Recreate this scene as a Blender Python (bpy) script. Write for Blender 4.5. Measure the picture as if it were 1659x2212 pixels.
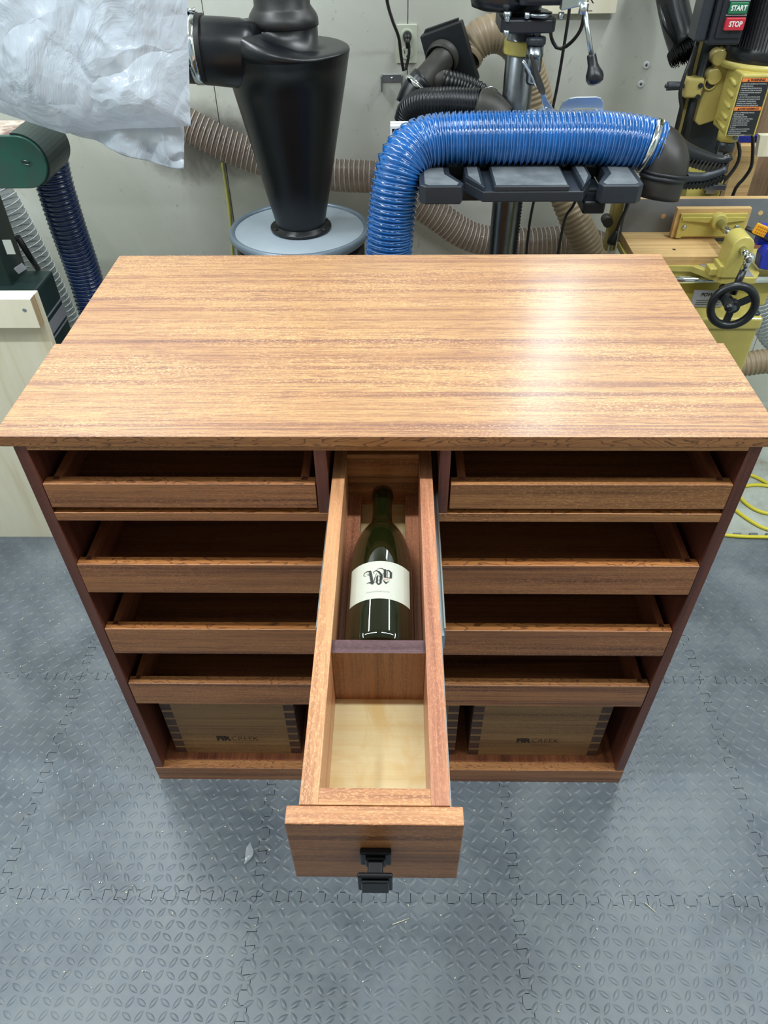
import bpy, bmesh, math, random
from mathutils import Vector as V, Matrix
random.seed(7)
for o in list(bpy.data.objects): bpy.data.objects.remove(o)
S = bpy.context.scene
COL = S.collection
PI = math.pi

# ---------------------------------------------------------------- camera
CAMLOC = V((0.01425, -0.74891, 1.45959))
FW = V((-0.01600713, 0.73492831, -0.67795586)); RT = V((0.9998691, 0.01336412, -0.0091206)); UP = V((-0.0023573, 0.67801311, 0.73504603))
FPX = 1579.56
cam = bpy.data.cameras.new('camera'); cam.sensor_fit = 'HORIZONTAL'; cam.sensor_width = 36.0
cam.lens = 36.0*FPX/1659.0; cam.clip_start = 0.02; cam.clip_end = 50
co = bpy.data.objects.new('camera', cam); COL.objects.link(co)
m = Matrix((RT, UP, -FW)).transposed().to_4x4(); m.translation = CAMLOC
co.matrix_world = m
S.camera = co

# ---------------------------------------------------------------- world, lights, exposure
w = bpy.data.worlds.new('world'); S.world = w; w.use_nodes = True
w.node_tree.nodes['Background'].inputs[0].default_value = (0.75, 0.85, 1, 1)
w.node_tree.nodes['Background'].inputs[1].default_value = 0.3
S.view_settings.view_transform = 'Standard'; S.view_settings.look = 'None'
S.view_settings.exposure = 0.0; S.view_settings.gamma = 1.0
try: S.view_settings.use_curve_mapping = False
except Exception: pass
CEIL = 2.42
LIGHTS = [  # x, y, z, length x, length y, power
    (-0.80, -0.16, 2.36, 1.20, 0.06, 19), (0.80, -0.16, 2.36, 1.20, 0.06, 19),
    (0.90, 0.95, 2.36, 0.10, 0.70, 13), (-0.95, 0.85, 2.36, 0.10, 1.0, 21),
    (-1.75, -0.3, 2.36, 0.08, 1.2, 17), (1.75, -0.3, 2.36, 0.08, 1.2, 17),
    (0.50, 1.385, 1.74, 0.13, 0.80, 3.8)]   # the last one is a tube fixed upright on the back wall
LCOL = (0.90, 0.97, 1.0)
for (x, y, z, sx, sy, p) in LIGHTS:
    l = bpy.data.lights.new('strip_lamp', 'AREA'); l.shape = 'RECTANGLE'; l.size = sx; l.size_y = sy
    l.energy = p; l.color = LCOL
    lo = bpy.data.objects.new('strip_lamp', l); COL.objects.link(lo); lo.location = (x, y, z-0.012)
    if y > 1.3: lo.rotation_euler = (-math.pi/2, 0, 0); lo.location = (x, y-.012, z)

# ---------------------------------------------------------------- helpers
def at(u, v, Y=None, Z=None):
    """a measured image point turned into the room point on the plane Y (or height Z)"""
    d = FW + RT*((u-829.5)/FPX) - UP*((v-1106)/FPX)
    t = (Y-CAMLOC.y)/d.y if Y is not None else (Z-CAMLOC.z)/d.z
    return CAMLOC + d*t
def pxm(u, v, Y):
    """metres per pixel there"""
    p = at(u, v, Y); return (p-CAMLOC).dot(FW)/FPX

def frames(path):
    T = []
    n = len(path)
    for i in range(n):
        a = path[max(i-1, 0)]; b = path[min(i+1, n-1)]
        d = (b-a); T.append(d.normalized() if d.length > 1e-9 else V((0, 0, 1)))
    up = V((0, 0, 1)) if abs(T[0].z) < 0.9 else V((0, 1, 0))
    N = [(up - T[0]*up.dot(T[0])).normalized()]
    for i in range(1, n):
        v = N[-1] - T[i]*N[-1].dot(T[i]); N.append(v.normalized())
    return T, N, [T[i].cross(N[i]) for i in range(n)]

def catmull(pts, step):
    pts = [V(p) for p in pts]
    P = [pts[0]*2-pts[1]] + pts + [pts[-1]*2-pts[-2]]
    out = []
    for i in range(1, len(P)-2):
        for k in range(24):
            t = k/24
            out.append(0.5*((2*P[i]) + (P[i+1]-P[i-1])*t + (2*P[i-1]-5*P[i]+4*P[i+1]-P[i+2])*t*t + (3*P[i]-P[i-1]-3*P[i+1]+P[i+2])*t**3))
    out.append(pts[-1])
    L = [0]
    for i in range(1, len(out)): L.append(L[-1]+(out[i]-out[i-1]).length)
    n = max(2, int(round(L[-1]/step))); res = []; j = 0
    for k in range(n+1):
        s = L[-1]*k/n
        while j < len(L)-2 and L[j+1] < s: j += 1
        f = (s-L[j])/max(L[j+1]-L[j], 1e-9)
        res.append(out[j].lerp(out[j+1], min(max(f, 0), 1)))
    return res

class MB:
    def __init__(s): s.v = []; s.f = []; s.m = []; s.sm = []
    def face(s, idx, m=0, sm=False): s.f.append(idx); s.m.append(m); s.sm.append(sm)
    def hexa(s, p, m=0, mf=None):
        b = len(s.v); s.v += [V(q) for q in p]
        for i, q in enumerate([(0, 3, 2, 1), (4, 5, 6, 7), (0, 1, 5, 4), (1, 2, 6, 5), (2, 3, 7, 6), (3, 0, 4, 7)]):
            s.face([b+k for k in q], (mf[i] if mf else m))   # bottom, top, front(-y), right, back, left
        return s
    def box(s, x0, x1, y0, y1, z0, z1, m=0, mf=None):
        return s.hexa([(x0, y0, z0), (x1, y0, z0), (x1, y1, z0), (x0, y1, z0), (x0, y0, z1), (x1, y0, z1), (x1, y1, z1), (x0, y1, z1)], m, mf)
    def obox(s, c, ex, ey, ez, m=0):
        c = V(c); ex = V(ex); ey = V(ey); ez = V(ez)
        return s.hexa([c-ex-ey-ez, c+ex-ey-ez, c+ex+ey-ez, c-ex+ey-ez, c-ex-ey+ez, c+ex-ey+ez, c+ex+ey+ez, c-ex+ey+ez], m)
    def tube(s, path, r, n=16, m=0, caps=True, flat=None):
        path = [V(p) for p in path]
        T, N, B = frames(path); b = len(s.v)
        for i, p in enumerate(path):
            rr = r(i) if callable(r) else (r[i] if isinstance(r, (list, tuple)) else r)
            ra, rb = rr if isinstance(rr, tuple) else (rr, rr)
            for k in range(n):
                a = 2*PI*k/n; s.v.append(p + N[i]*(math.cos(a)*ra) + B[i]*(math.sin(a)*rb))
        for i in range(len(path)-1):
            for k in range(n):
                k2 = (k+1) % n
                s.face([b+i*n+k, b+i*n+k2, b+(i+1)*n+k2, b+(i+1)*n+k], m, True)
        if caps:
            s.face([b+k for k in range(n)][::-1], m); e = b+(len(path)-1)*n; s.face([e+k for k in range(n)], m)
        return s
    def cyl(s, a, b, r0, r1=None, n=24, m=0): return s.tube([a, b], [r0, r0 if r1 is None else r1], n, m)
    def lathe(s, prof, c=(0, 0, 0), axis=(0, 0, 1), n=40, m=0, caps=True):
        c = V(c); A = V(axis).normalized(); U = (V((1, 0, 0)) if abs(A.x) < 0.9 else V((0, 1, 0))); U = (U-A*U.dot(A)).normalized(); W = A.cross(U)
        b = len(s.v)
        for (r, h) in prof:
            for k in range(n):
                t = 2*PI*k/n; s.v.append(c+A*h+U*(r*math.cos(t))+W*(r*math.sin(t)))
        for i in range(len(prof)-1):
            for k in range(n):
                k2 = (k+1) % n; s.face([b+i*n+k, b+i*n+k2, b+(i+1)*n+k2, b+(i+1)*n+k], m, True)
        if caps:
            s.face([b+k for k in range(n)][::-1], m); e = b+(len(prof)-1)*n; s.face([e+k for k in range(n)], m)
        return s
    def prism(s, loop, off, m=0, msides=None):
        b = len(s.v); n = len(loop); off = V(off)
        s.v += [V(p) for p in loop] + [V(p)+off for p in loop]
        s.face([b+k for k in range(n)][::-1], m); s.face([b+n+k for k in range(n)], m)
        for k in range(n):
            k2 = (k+1) % n; s.face([b+k, b+k2, b+n+k2, b+n+k], m if msides is None else msides)
        return s
    def grid(s, P, m=0, sm=True, close=False):
        b = len(s.v); R = len(P); C = len(P[0])
        for row in P: s.v += [V(p) for p in row]
        for i in range(R-1):
            for j in range(C-1 if not close else C):
                j2 = (j+1) % C
                s.face([b+i*C+j, b+i*C+j2, b+(i+1)*C+j2, b+(i+1)*C+j], m, sm)
        return s
    def sphere(s, c, r, n=16, m=0, sc=(1, 1, 1)):
        prof = [(max(1e-5, r*math.sin(PI*k/(n//2))), -r*math.cos(PI*k/(n//2))) for k in range(n//2+1)]
        b = len(s.v); s.lathe(prof, (0, 0, 0), (0, 0, 1), n, m, True)
        for i in range(b, len(s.v)): q = s.v[i]; s.v[i] = V(c)+V((q.x*sc[0], q.y*sc[1], q.z*sc[2]))
        return s
    def torus(s, c, R, r, axis=(0, 1, 0), n=40, k=10, m=0):
        A = V(axis).normalized(); U = V((1, 0, 0)) if abs(A.x) < .9 else V((0, 0, 1)); U = (U-A*U.dot(A)).normalized(); W = A.cross(U)
        P = []
        ra, rb = r if isinstance(r, tuple) else (r, r)
        for i in range(n+1):
            t = 2*PI*i/n; d = U*math.cos(t)+W*math.sin(t)
            P.append([V(c)+d*(R+ra*math.cos(2*PI*j/k))+A*(rb*math.sin(2*PI*j/k)) for j in range(k)])
        return s.grid(P, m, True, True)
    def build(s, name, mats, parent=None, bev=0, seg=2, fix=True):
        off = V((0, 0, 0)); q = parent
        while q is not None: off += q.location; q = q.parent
        me = bpy.data.meshes.new(name)
        me.from_pydata([tuple(p-off) for p in s.v], [], s.f)
        if not isinstance(mats, (list, tuple)): mats = [mats]
        for mt in mats: me.materials.append(mt)
        me.polygons.foreach_set('material_index', s.m); me.polygons.foreach_set('use_smooth', s.sm)
        if fix:
            bm = bmesh.new(); bm.from_mesh(me); bmesh.ops.recalc_face_normals(bm, faces=bm.faces); bm.to_mesh(me); bm.free()
        me.update()
        o = bpy.data.objects.new(name, me); COL.objects.link(o)
        if parent is not None: o.parent = parent
        if bev:
            b = o.modifiers.new('bevel', 'BEVEL'); b.width = bev; b.segments = seg; b.limit_method = 'ANGLE'; b.angle_limit = 0.7
        return o

def tag(o, label=None, cat=None, group=None, kind=None):
    if label: o['label'] = label
    if cat: o['category'] = cat
    if group: o['group'] = group
    if kind: o['kind'] = kind
    return o
def thing(name, label, cat, loc, group=None):
    o = bpy.data.objects.new(name, None); COL.objects.link(o); o.location = loc; o.empty_display_size = 0.05
    return tag(o, label, cat, group)
def box(name, mat, parent, x0, x1, y0, y1, z0, z1, bev=0.0008, mf=None):
    return MB().box(x0, x1, y0, y1, z0, z1, mf=mf).build(name, mat, parent, bev)
def copy_tree(o, parent=None):
    c = o.copy(); COL.objects.link(c)
    if parent is not None: c.parent = parent
    for ch in [k for k in bpy.data.objects if k.parent == o]: copy_tree(ch, c)
    return c

# text as a mesh laid on any surface: mapfn(x, y, z) -> world point
def text(name, s, size, mapfn, mat, parent, bold=0.0, shear=0.0, align='CENTER', sx=1.0, depth=0.0):
    cu = bpy.data.curves.new('t', 'FONT'); cu.body = s; cu.size = size; cu.offset = bold; cu.shear = shear; cu.align_x = align; cu.align_y = 'CENTER'
    cu.extrude = depth; cu.resolution_u = 3
    to = bpy.data.objects.new('t', cu); COL.objects.link(to)
    dg = bpy.context.evaluated_depsgraph_get(); me = bpy.data.meshes.new_from_object(to.evaluated_get(dg))
    bpy.data.objects.remove(to); 
    b = MB(); b.v = [V(mapfn(v.co.x*sx, v.co.y, v.co.z)) for v in me.vertices]
    for p in me.polygons: b.face(list(p.vertices))
    return b.build(name, mat, parent, fix=False)
def plane_map(o, ex, ey, lift=0.0004):
    o = V(o); ex = V(ex).normalized(); ey = V(ey).normalized(); n = ex.cross(ey)
    return lambda x, y, z: o+ex*x+ey*y+n*(z+lift)

def hose(name, pts, r, pitch, depth, mats, parent=None, n=20, wire=None, wire_mat=None, wr=0.0011, phase=0.0, jag=False):
    step = pitch/4; path = catmull(pts, step)
    prof = [0, 0.62, 1, 0.62] if not jag else [0, 0.35, 1, 0.35]
    b = MB().tube(path, lambda i: r-depth+depth*prof[i % 4], n, 0, caps=False)
    o = b.build(name, mats, parent)
    if wire:
        T, N, B = frames(path); hp = []
        tot = len(path)-1; per = 12
        turns = tot//4
        for q in range(turns*per):
            s = q*4/per + 2; i = min(int(s), tot-1); f = s-i
            c = path[i].lerp(path[min(i+1, tot)], min(f, 1)); a = 2*PI*q/per
            hp.append(c + N[i]*(math.cos(a)*(r+0.0003)) + B[i]*(math.sin(a)*(r+0.0003)))
        MB().tube(hp, wr, 5, 0).build(wire, wire_mat, o)
    return o

# ---------------------------------------------------------------- materials
def srgb(r, g, b):
    f = lambda c: (c/255/12.92) if c/255 <= .04045 else ((c/255+.055)/1.055)**2.4
    return (f(r), f(g), f(b), 1)
class NT:
    def __init__(s, name):
        s.mat = bpy.data.materials.new(name); s.mat.use_nodes = True; s.t = s.mat.node_tree; s.b = s.t.nodes['Principled BSDF']; s.o = s.t.nodes['Material Output']
    def n(s, ty, **kw):
        x = s.t.nodes.new(ty)
        for k, v in kw.items(): setattr(x, k, v)
        return x
    def l(s, a, b): s.t.links.new(a, b)
    def math(s, op, a, b=None, c=None):
        x = s.n('ShaderNodeMath', operation=op)
        for i, q in enumerate((a, b, c)):
            if q is None: continue
            if isinstance(q, (int, float)): x.inputs[i].default_value = q
            else: s.l(q, x.inputs[i])
        return x.outputs[0]
    def noise(s, vec, scale, detail=2, rough=.5, dist=0):
        x = s.n('ShaderNodeTexNoise'); x.inputs['Scale'].default_value = scale; x.inputs['Detail'].default_value = detail; x.inputs['Roughness'].default_value = rough; x.inputs['Distortion'].default_value = dist
        s.l(vec, x.inputs['Vector']); return x.outputs['Fac']
    def ramp(s, fac, stops, interp='LINEAR'):
        x = s.n('ShaderNodeValToRGB'); e = x.color_ramp.elements; x.color_ramp.interpolation = interp
        while len(e) < len(stops): e.new(0.5)
        for i, (p, c) in enumerate(stops): e[i].position = p; e[i].color = c
        s.l(fac, x.inputs[0]); return x.outputs[0]
    def mix(s, f, a, b, mode='MIX'):
        x = s.n('ShaderNodeMix', data_type='RGBA', blend_type=mode)
        for i, q in ((0, f), (6, a), (7, b)):
            if isinstance(q, (int, float, tuple)): x.inputs[i].default_value = q
            else: s.l(q, x.inputs[i])
        return x.outputs[2]
    def map(s, vec, sc, rot=(0, 0, 0)):
        x = s.n('ShaderNodeMapping'); x.inputs['Scale'].default_value = sc; x.inputs['Rotation'].default_value = rot; s.l(vec, x.inputs['Vector']); return x.outputs[0]
    def bump(s, h, st, dist=.001):
        x = s.n('ShaderNodeBump'); x.inputs['Strength'].default_value = st; x.inputs['Distance'].default_value = dist; s.l(h, x.inputs['Height']); s.l(x.outputs[0], s.b.inputs['Normal'])
    def set(s, **kw):
        for k, v in kw.items():
            s.b.inputs[k.replace('_', ' ')].default_value = v
        return s
def plain(name, col, rough=.5, metal=0, coat=0, spec=.5, noise=0, nscale=30, bump=0, col2=None, sheen=0):
    q = NT(name); q.set(Roughness=rough, Metallic=metal, Coat_Weight=coat); q.b.inputs['Specular IOR Level'].default_value = spec
    q.b.inputs['Base Color'].default_value = col
    if noise or bump or col2:
        tc = q.n('ShaderNodeTexCoord').outputs['Object']; n = q.noise(tc, nscale, 5, .6)
        if noise or col2:
            c2 = col2 if col2 else tuple(c*(1-noise) for c in col[:3])+(1,)
            r = q.ramp(n, [(.38, c2), (.62, col)]); q.l(r, q.b.inputs['Base Color'])
        if bump: q.bump(q.noise(tc, nscale*6, 3), bump)
    return q.mat
def wood(name, axis, light, mid, dark, streak=34, fleck=.5, rough=.38, coat=.15, boards=None, blotch=None, angle=0, rib=1.0, curly=1.0, along=.9):
    q = NT(name); tc = q.n('ShaderNodeTexCoord').outputs['Object']
    oi = q.n('ShaderNodeObjectInfo'); ad = q.n('ShaderNodeVectorMath', operation='ADD')
    cb = q.n('ShaderNodeCombineXYZ'); r10 = q.math('MULTIPLY', oi.outputs['Random'], 7.3)
    for i in range(3): q.l(r10, cb.inputs[i])
    q.l(tc, ad.inputs[0]); q.l(cb.outputs[0], ad.inputs[1]); vec = ad.outputs[0]
    if boards:   # separate glued-up boards along Y, each with its own figure
        sp = q.n('ShaderNodeSeparateXYZ'); q.l(tc, sp.inputs[0])
        k = q.math('FLOOR', q.math('DIVIDE', q.math('ADD', sp.outputs['Y'], boards[1]), boards[0]))
        cb2 = q.n('ShaderNodeCombineXYZ'); q.l(q.math('MULTIPLY', k, 3.17), cb2.inputs[0]); q.l(q.math('MULTIPLY', k, 1.71), cb2.inputs[2])
        a2 = q.n('ShaderNodeVectorMath', operation='ADD'); q.l(vec, a2.inputs[0]); q.l(cb2.outputs[0], a2.inputs[1]); vec = a2.outputs[0]
    rot = {'X': (0, 0, angle), 'Y': (0, 0, angle), 'Z': (angle, 0, 0)}[axis]
    def sc(a, c): return {'X': (a, c, c), 'Y': (c, a, c), 'Z': (c, c, a)}[axis]
    n1 = q.noise(q.map(vec, sc(along, streak), rot), 1, 3, .55, .6)
    n2 = q.noise(q.map(vec, sc(along*2.5, streak*4), rot), 1, 3, .6, .3)
    n3 = q.noise(q.map(vec, sc(230, 620)), 1, 2, .6, .8)
    n4 = q.noise(q.map(vec, sc(3, 12)), 1, 2, .5)
    n5 = q.noise(q.map(vec, sc(26, 700)), 1, 2, .5)
    s = q.math('ADD', q.math('MULTIPLY', n1, .62*rib), q.math('MULTIPLY', n2, .38+.62*(1-rib)))
    col = q.ramp(s, [(.36, dark), (.46, mid), (.58, light), (.7, mid)])
    gate = q.ramp(n4, [(.4, (0.25, .25, .25, 1)), (.6, (1, 1, 1, 1))])
    f3 = q.math('MULTIPLY', q.ramp(n3, [(.5, (0, 0, 0, 1)), (.62, (1, 1, 1, 1))]), q.math('MULTIPLY', gate, fleck*curly))
    col = q.mix(f3, col, tuple(min(1, c*1.55+.02) for c in light[:3])+(1,))
    f5 = q.math('MULTIPLY', q.ramp(n5, [(.36, (1, 1, 1, 1)), (.46, (0, 0, 0, 1))]), fleck*.8)
    col = q.mix(f5, col, dark)
    if blotch:
        nb = q.noise(q.map(tc, (16, 11, 16)), 1, 3, .6, 1.6)
        col = q.mix(q.math('MULTIPLY', q.ramp(nb, [(.5, (0, 0, 0, 1)), (.66, (1, 1, 1, 1))]), .7), col, blotch)
    q.l(col, q.b.inputs['Base Color'])
    q.set(Roughness=rough, Coat_Weight=coat, Coat_Roughness=.25)
    q.bump(q.math('ADD', n5, n3), .12, .0004)
    return q.mat
def cathedral(name, axis, light, mid, dark, scale=9, rough=.38):
    """flat-sawn edge grain: curling dark lines"""
    q = NT(name); tc = q.n('ShaderNodeTexCoord').outputs['Object']
    oi = q.n('ShaderNodeObjectInfo'); ad = q.n('ShaderNodeVectorMath', operation='ADD')
    cb = q.n('ShaderNodeCombineXYZ'); r10 = q.math('MULTIPLY', oi.outputs['Random'], 5.1)
    for i in range(3): q.l(r10, cb.inputs[i])
    q.l(tc, ad.inputs[0]); q.l(cb.outputs[0], ad.inputs[1]); vec = ad.outputs[0]
    a, c = 1.5, 6.5
    sc = {'X': (a, c, c), 'Y': (c, a, c), 'Z': (c, c, a)}[axis]
    mp = q.map(vec, sc, (0, .16, .30))
    n0 = q.noise(mp, 4.2, 3, .55, .35)
    d = q.math('MULTIPLY', n0, scale*2.3)
    fr = q.math('FRACT', d)
    line = q.ramp(fr, [(0, (0, 0, 0, 1)), (.70, (.12, .12, .12, 1)), (.92, (1, 1, 1, 1)), (1, (0, 0, 0, 1))])
    n2 = q.noise(q.map(vec, {'X': (3, 200, 200), 'Y': (200, 3, 200), 'Z': (200, 200, 3)}[axis]), 1, 3, .6)
    base = q.ramp(n2, [(.35, mid), (.65, light)])
    col = q.mix(q.math('MULTIPLY', line, .8), base, dark)
    q.l(col, q.b.inputs['Base Color']); q.set(Roughness=rough, Coat_Weight=.15, Coat_Roughness=.25)
    return q.mat
L_, M_, D_ = srgb(204, 142, 88), srgb(181, 116, 74), srgb(138, 80, 58)
W_top = wood('sapele_top', 'X', srgb(192, 149, 104), srgb(167, 122, 88), srgb(128, 90, 78), streak=64, fleck=.9, boards=(.125, .045), rough=.44, coat=.5, angle=.012)
W_x = wood('sapele_x', 'X', srgb(182, 122, 78), srgb(152, 98, 64), srgb(100, 60, 42), streak=44, fleck=.5)
W_xl = wood('sapele_light_x', 'X', srgb(190, 134, 84), srgb(160, 106, 64), srgb(110, 70, 42), streak=50, fleck=.6)
W_y = wood('sapele_y', 'Y', srgb(168, 104, 72), srgb(140, 82, 58), srgb(96, 54, 42), streak=34, fleck=.4)
W_ytan = wood('sapele_drawer_side', 'Y', srgb(200, 148, 104), srgb(184, 130, 90), srgb(156, 104, 74), streak=26, fleck=.5, rib=.6)
W_yred = wood('sapele_drawer_side_red', 'Y', srgb(190, 132, 98), srgb(170, 112, 84), srgb(140, 88, 70), streak=26, fleck=.45, rib=.6)
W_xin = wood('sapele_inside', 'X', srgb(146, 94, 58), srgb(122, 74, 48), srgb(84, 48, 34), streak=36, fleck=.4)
W_xtan = wood('sapele_light_top', 'X', srgb(200, 146, 100), srgb(180, 124, 84), srgb(138, 90, 66), streak=44, fleck=.5, rib=.8)
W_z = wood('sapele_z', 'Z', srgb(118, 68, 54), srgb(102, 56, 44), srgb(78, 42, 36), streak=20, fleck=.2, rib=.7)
W_zb = wood('sapele_divider', 'Z', srgb(150, 104, 70), srgb(130, 86, 58), srgb(100, 62, 42), streak=60, fleck=.5)
W_purple = wood('purple_brown_wood', 'X', srgb(96, 70, 74), srgb(84, 58, 62), srgb(66, 42, 46), streak=60, fleck=.3, angle=.35)
W_box = wood('box_wood', 'X', srgb(156, 118, 78), srgb(138, 100, 64), srgb(112, 78, 48), streak=40, fleck=.4, coat=.05, rough=.5)
W_boxdark = wood('box_finger_wood', 'X', srgb(84, 58, 48), srgb(74, 48, 40), srgb(60, 38, 32), streak=60, fleck=.2, coat=.05, rough=.5)
W_cath = cathedral('sapele_edge', 'X', srgb(186, 130, 80), srgb(160, 104, 66), srgb(70, 42, 30), scale=9)
W_cath2 = cathedral('sapele_edge_bright', 'X', srgb(204, 138, 80), srgb(178, 112, 64), srgb(84, 48, 30), scale=7)
W_maple = wood('birch_plywood', 'X', srgb(236, 220, 172), srgb(230, 208, 152), srgb(218, 188, 128), streak=14, fleck=.12, rib=.5, rough=.4, blotch=srgb(220, 184, 112))
W_ply = wood('pale_plywood', 'Z', srgb(242, 236, 214), srgb(238, 230, 204), srgb(224, 210, 178), streak=6, fleck=.06, rib=.5, coat=0, rough=.6)
W_plyedge = wood('plywood_edge', 'Z', srgb(206, 184, 148), srgb(186, 160, 122), srgb(150, 120, 88), streak=190, fleck=.1, coat=0, rough=.7)
W_oak = wood('fence_wood', 'X', srgb(216, 182, 128), srgb(206, 168, 114), srgb(182, 142, 92), streak=24, fleck=.15, rib=.5, coat=0, rough=.55)
W_board = wood('rough_board', 'Z', srgb(150, 124, 98), srgb(132, 106, 82), srgb(104, 80, 60), streak=30, fleck=.3, coat=0, rough=.7)
W_boardred = wood('red_board', 'Z', srgb(172, 112, 78), srgb(150, 92, 62), srgb(112, 66, 46), streak=30, fleck=.3, coat=0, rough=.6)
M_black = plain('black_plastic', srgb(24, 27, 32), .32, spec=.5, bump=.05, nscale=20)
M_blackm = plain('black_matte', srgb(26, 29, 34), .5, bump=.1, nscale=40)
M_cyc = plain('cyclone_plastic', srgb(17, 20, 25), .3, spec=.5, bump=.04, nscale=8)
M_rub = plain('black_rubber', srgb(30, 30, 32), .4)
M_dusty = plain('dusty_black', srgb(66, 64, 60), .5, noise=.5, nscale=25)
M_steel = plain('polished_steel', srgb(132, 138, 145), .28, 1, noise=.15, nscale=60)
M_galv = plain('galvanised_steel', srgb(196, 206, 212), .3, 1)
M_chrome = plain('chrome', srgb(220, 226, 230), .12, 1)
M_iron = plain('cast_iron_table', srgb(128, 134, 138), .42, .2, noise=.35, nscale=22, bump=.3)
M_paint = plain('dark_grey_paint', srgb(40, 46, 54), .4, bump=.3, nscale=60)
M_head = plain('drill_press_black', srgb(30, 33, 42), .4)
M_yel = plain('machine_yellow', srgb(198, 184, 100), .38, coat=.3, noise=.12, nscale=14)
M_yel2 = plain('machine_gold', srgb(176, 160, 92), .42, coat=.2, noise=.15, nscale=14)
M_green = plain('machine_green', srgb(30, 84, 74), .4, noise=.35, nscale=14, col2=srgb(52, 78, 70))
M_dgreen = plain('dark_green_paint', srgb(36, 56, 54), .42, noise=.25, nscale=8)
M_white = plain('white_sticker', srgb(205, 212, 206), .5)
M_grey = plain('grey_melamine', srgb(120, 124, 130), .5, noise=.08)
M_red = plain('red_plastic', srgb(186, 44, 60), .4)
M_redd = plain('dull_red', srgb(150, 50, 56), .45)
M_btn = plain('green_button', srgb(36, 110, 74), .4)
M_orange = plain('orange_print', srgb(236, 130, 62), .5)
M_ink = plain('black_print', srgb(26, 24, 24), .6)
M_inkbox = plain('branded_ink', srgb(44, 34, 28), .7)
M_wtxt = plain('white_print', srgb(225, 228, 228), .5)
M_drumlid = plain('drum_lid_grey', srgb(186, 200, 212), .4, noise=.08, nscale=8)
M_ring = plain('drum_ring_grey', srgb(136, 152, 168), .35, .3)
M_tan = plain('tan_hose_plastic', srgb(156, 138, 112), .42, noise=.15, nscale=12)
M_bluehose = plain('blue_hose_plastic', srgb(28, 106, 186), .16, coat=.8, noise=.35, nscale=14)
M_bluewire = plain('blue_hose_ridge', srgb(62, 112, 176), .2, coat=.6)
M_dblue = plain('dark_blue_hose', srgb(20, 44, 92), .22, coat=.5)
M_dbluew = plain('dark_blue_ridge', srgb(62, 78, 104), .3)
M_blue = plain('blue_plastic', srgb(38, 52, 168), .35)
M_yelhose = plain('yellow_air_hose', srgb(222, 210, 60), .38)
M_yelseal = plain('pale_yellow_sealant', srgb(206, 204, 110), .5)
M_outlet = plain('ivory_plastic', srgb(208, 214, 196), .35)
M_cream = plain('cream_label', srgb(188, 190, 176), .6, noise=.03, nscale=60)
M_redtxt = plain('red_ink', srgb(196, 92, 78), .6)
M_fainttxt = plain('faint_ink', srgb(128, 132, 124), .6)
M_bronze = plain('knob_dark_bronze', srgb(26, 27, 31), .3, .4)
M_greytrim = plain('grey_sticker', srgb(140, 142, 150), .45)
M_whitevin = plain('white_vinyl', srgb(220, 224, 226), .4)
M_lbl = plain('black_warning_label', srgb(36, 38, 42), .4)
M_brush = plain('brush_bristle', srgb(18, 18, 20), .7)
M_belt = plain('sanding_belt', srgb(120, 92, 84), .8, noise=.4, nscale=30, col2=srgb(206, 194, 180))
M_lamp = plain('lamp_housing', srgb(235, 235, 235), .5)

def clear_mat(name, tint, alpha, rough=.15, body=.5):
    q = NT(name); q.t.nodes.remove(q.b)
    tr = q.n('ShaderNodeBsdfTransparent'); tr.inputs[0].default_value = tint
    pr = q.n('ShaderNodeBsdfPrincipled'); pr.inputs['Base Color'].default_value = tuple(c*body for c in tint[:3])+(1,); pr.inputs['Roughness'].default_value = rough; pr.inputs['Coat Weight'].default_value = .5
    mx = q.n('ShaderNodeMixShader'); mx.inputs[0].default_value = alpha
    q.l(tr.outputs[0], mx.inputs[1]); q.l(pr.outputs[0], mx.inputs[2]); q.l(mx.outputs[0], q.o.inputs[0]); return q.mat
M_clear = clear_mat('clear_hose_plastic', srgb(226, 214, 204), .26, .1)
M_clearw = plain('clear_hose_wire', srgb(196, 182, 176), .3, coat=.4)
M_clear2 = clear_mat('clear_hose_plastic_cool', srgb(226, 230, 232), .28, .1)
M_clearw2 = plain('clear_hose_wire_white', srgb(214, 220, 226), .25, coat=.5)
M_scrap = clear_mat('clear_scrap', srgb(235, 240, 245), .45, .15, .8)
# thin milky plastic bag
q = NT('milky_plastic_film'); q.t.nodes.remove(q.b)
tc = q.n('ShaderNodeTexCoord').outputs['Object']
d = q.n('ShaderNodeBsdfPrincipled'); d.inputs['Base Color'].default_value = srgb(214, 224, 236); d.inputs['Roughness'].default_value = .14; d.inputs['Coat Weight'].default_value = .4
tl = q.n('ShaderNodeBsdfTranslucent'); tl.inputs[0].default_value = srgb(220, 228, 240)
tr = q.n('ShaderNodeBsdfTransparent')
m1 = q.n('ShaderNodeMixShader'); m1.inputs[0].default_value = .3; q.l(d.outputs[0], m1.inputs[1]); q.l(tl.outputs[0], m1.inputs[2])
m2 = q.n('ShaderNodeMixShader'); m2.inputs[0].default_value = .12; q.l(m1.outputs[0], m2.inputs[1]); q.l(tr.outputs[0], m2.inputs[2]); q.l(m2.outputs[0], q.o.inputs[0])
bp = q.n('ShaderNodeBump'); bp.inputs['Strength'].default_value = 1; bp.inputs['Distance'].default_value = .034
wn = q.noise(q.map(tc, (5, 5, 5)), 1, 3, .5); wv_ = q.n('ShaderNodeVectorMath', operation='SCALE'); q.l(tc, wv_.inputs[0]); wv_.inputs['Scale'].default_value = 1
av = q.n('ShaderNodeVectorMath', operation='ADD'); q.l(tc, av.inputs[0]); cbn = q.n('ShaderNodeCombineXYZ'); q.l(q.math('MULTIPLY', wn, .25), cbn.inputs[0]); q.l(q.math('MULTIPLY', wn, .3), cbn.inputs[2]); q.l(cbn.outputs[0], av.inputs[1])
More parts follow.
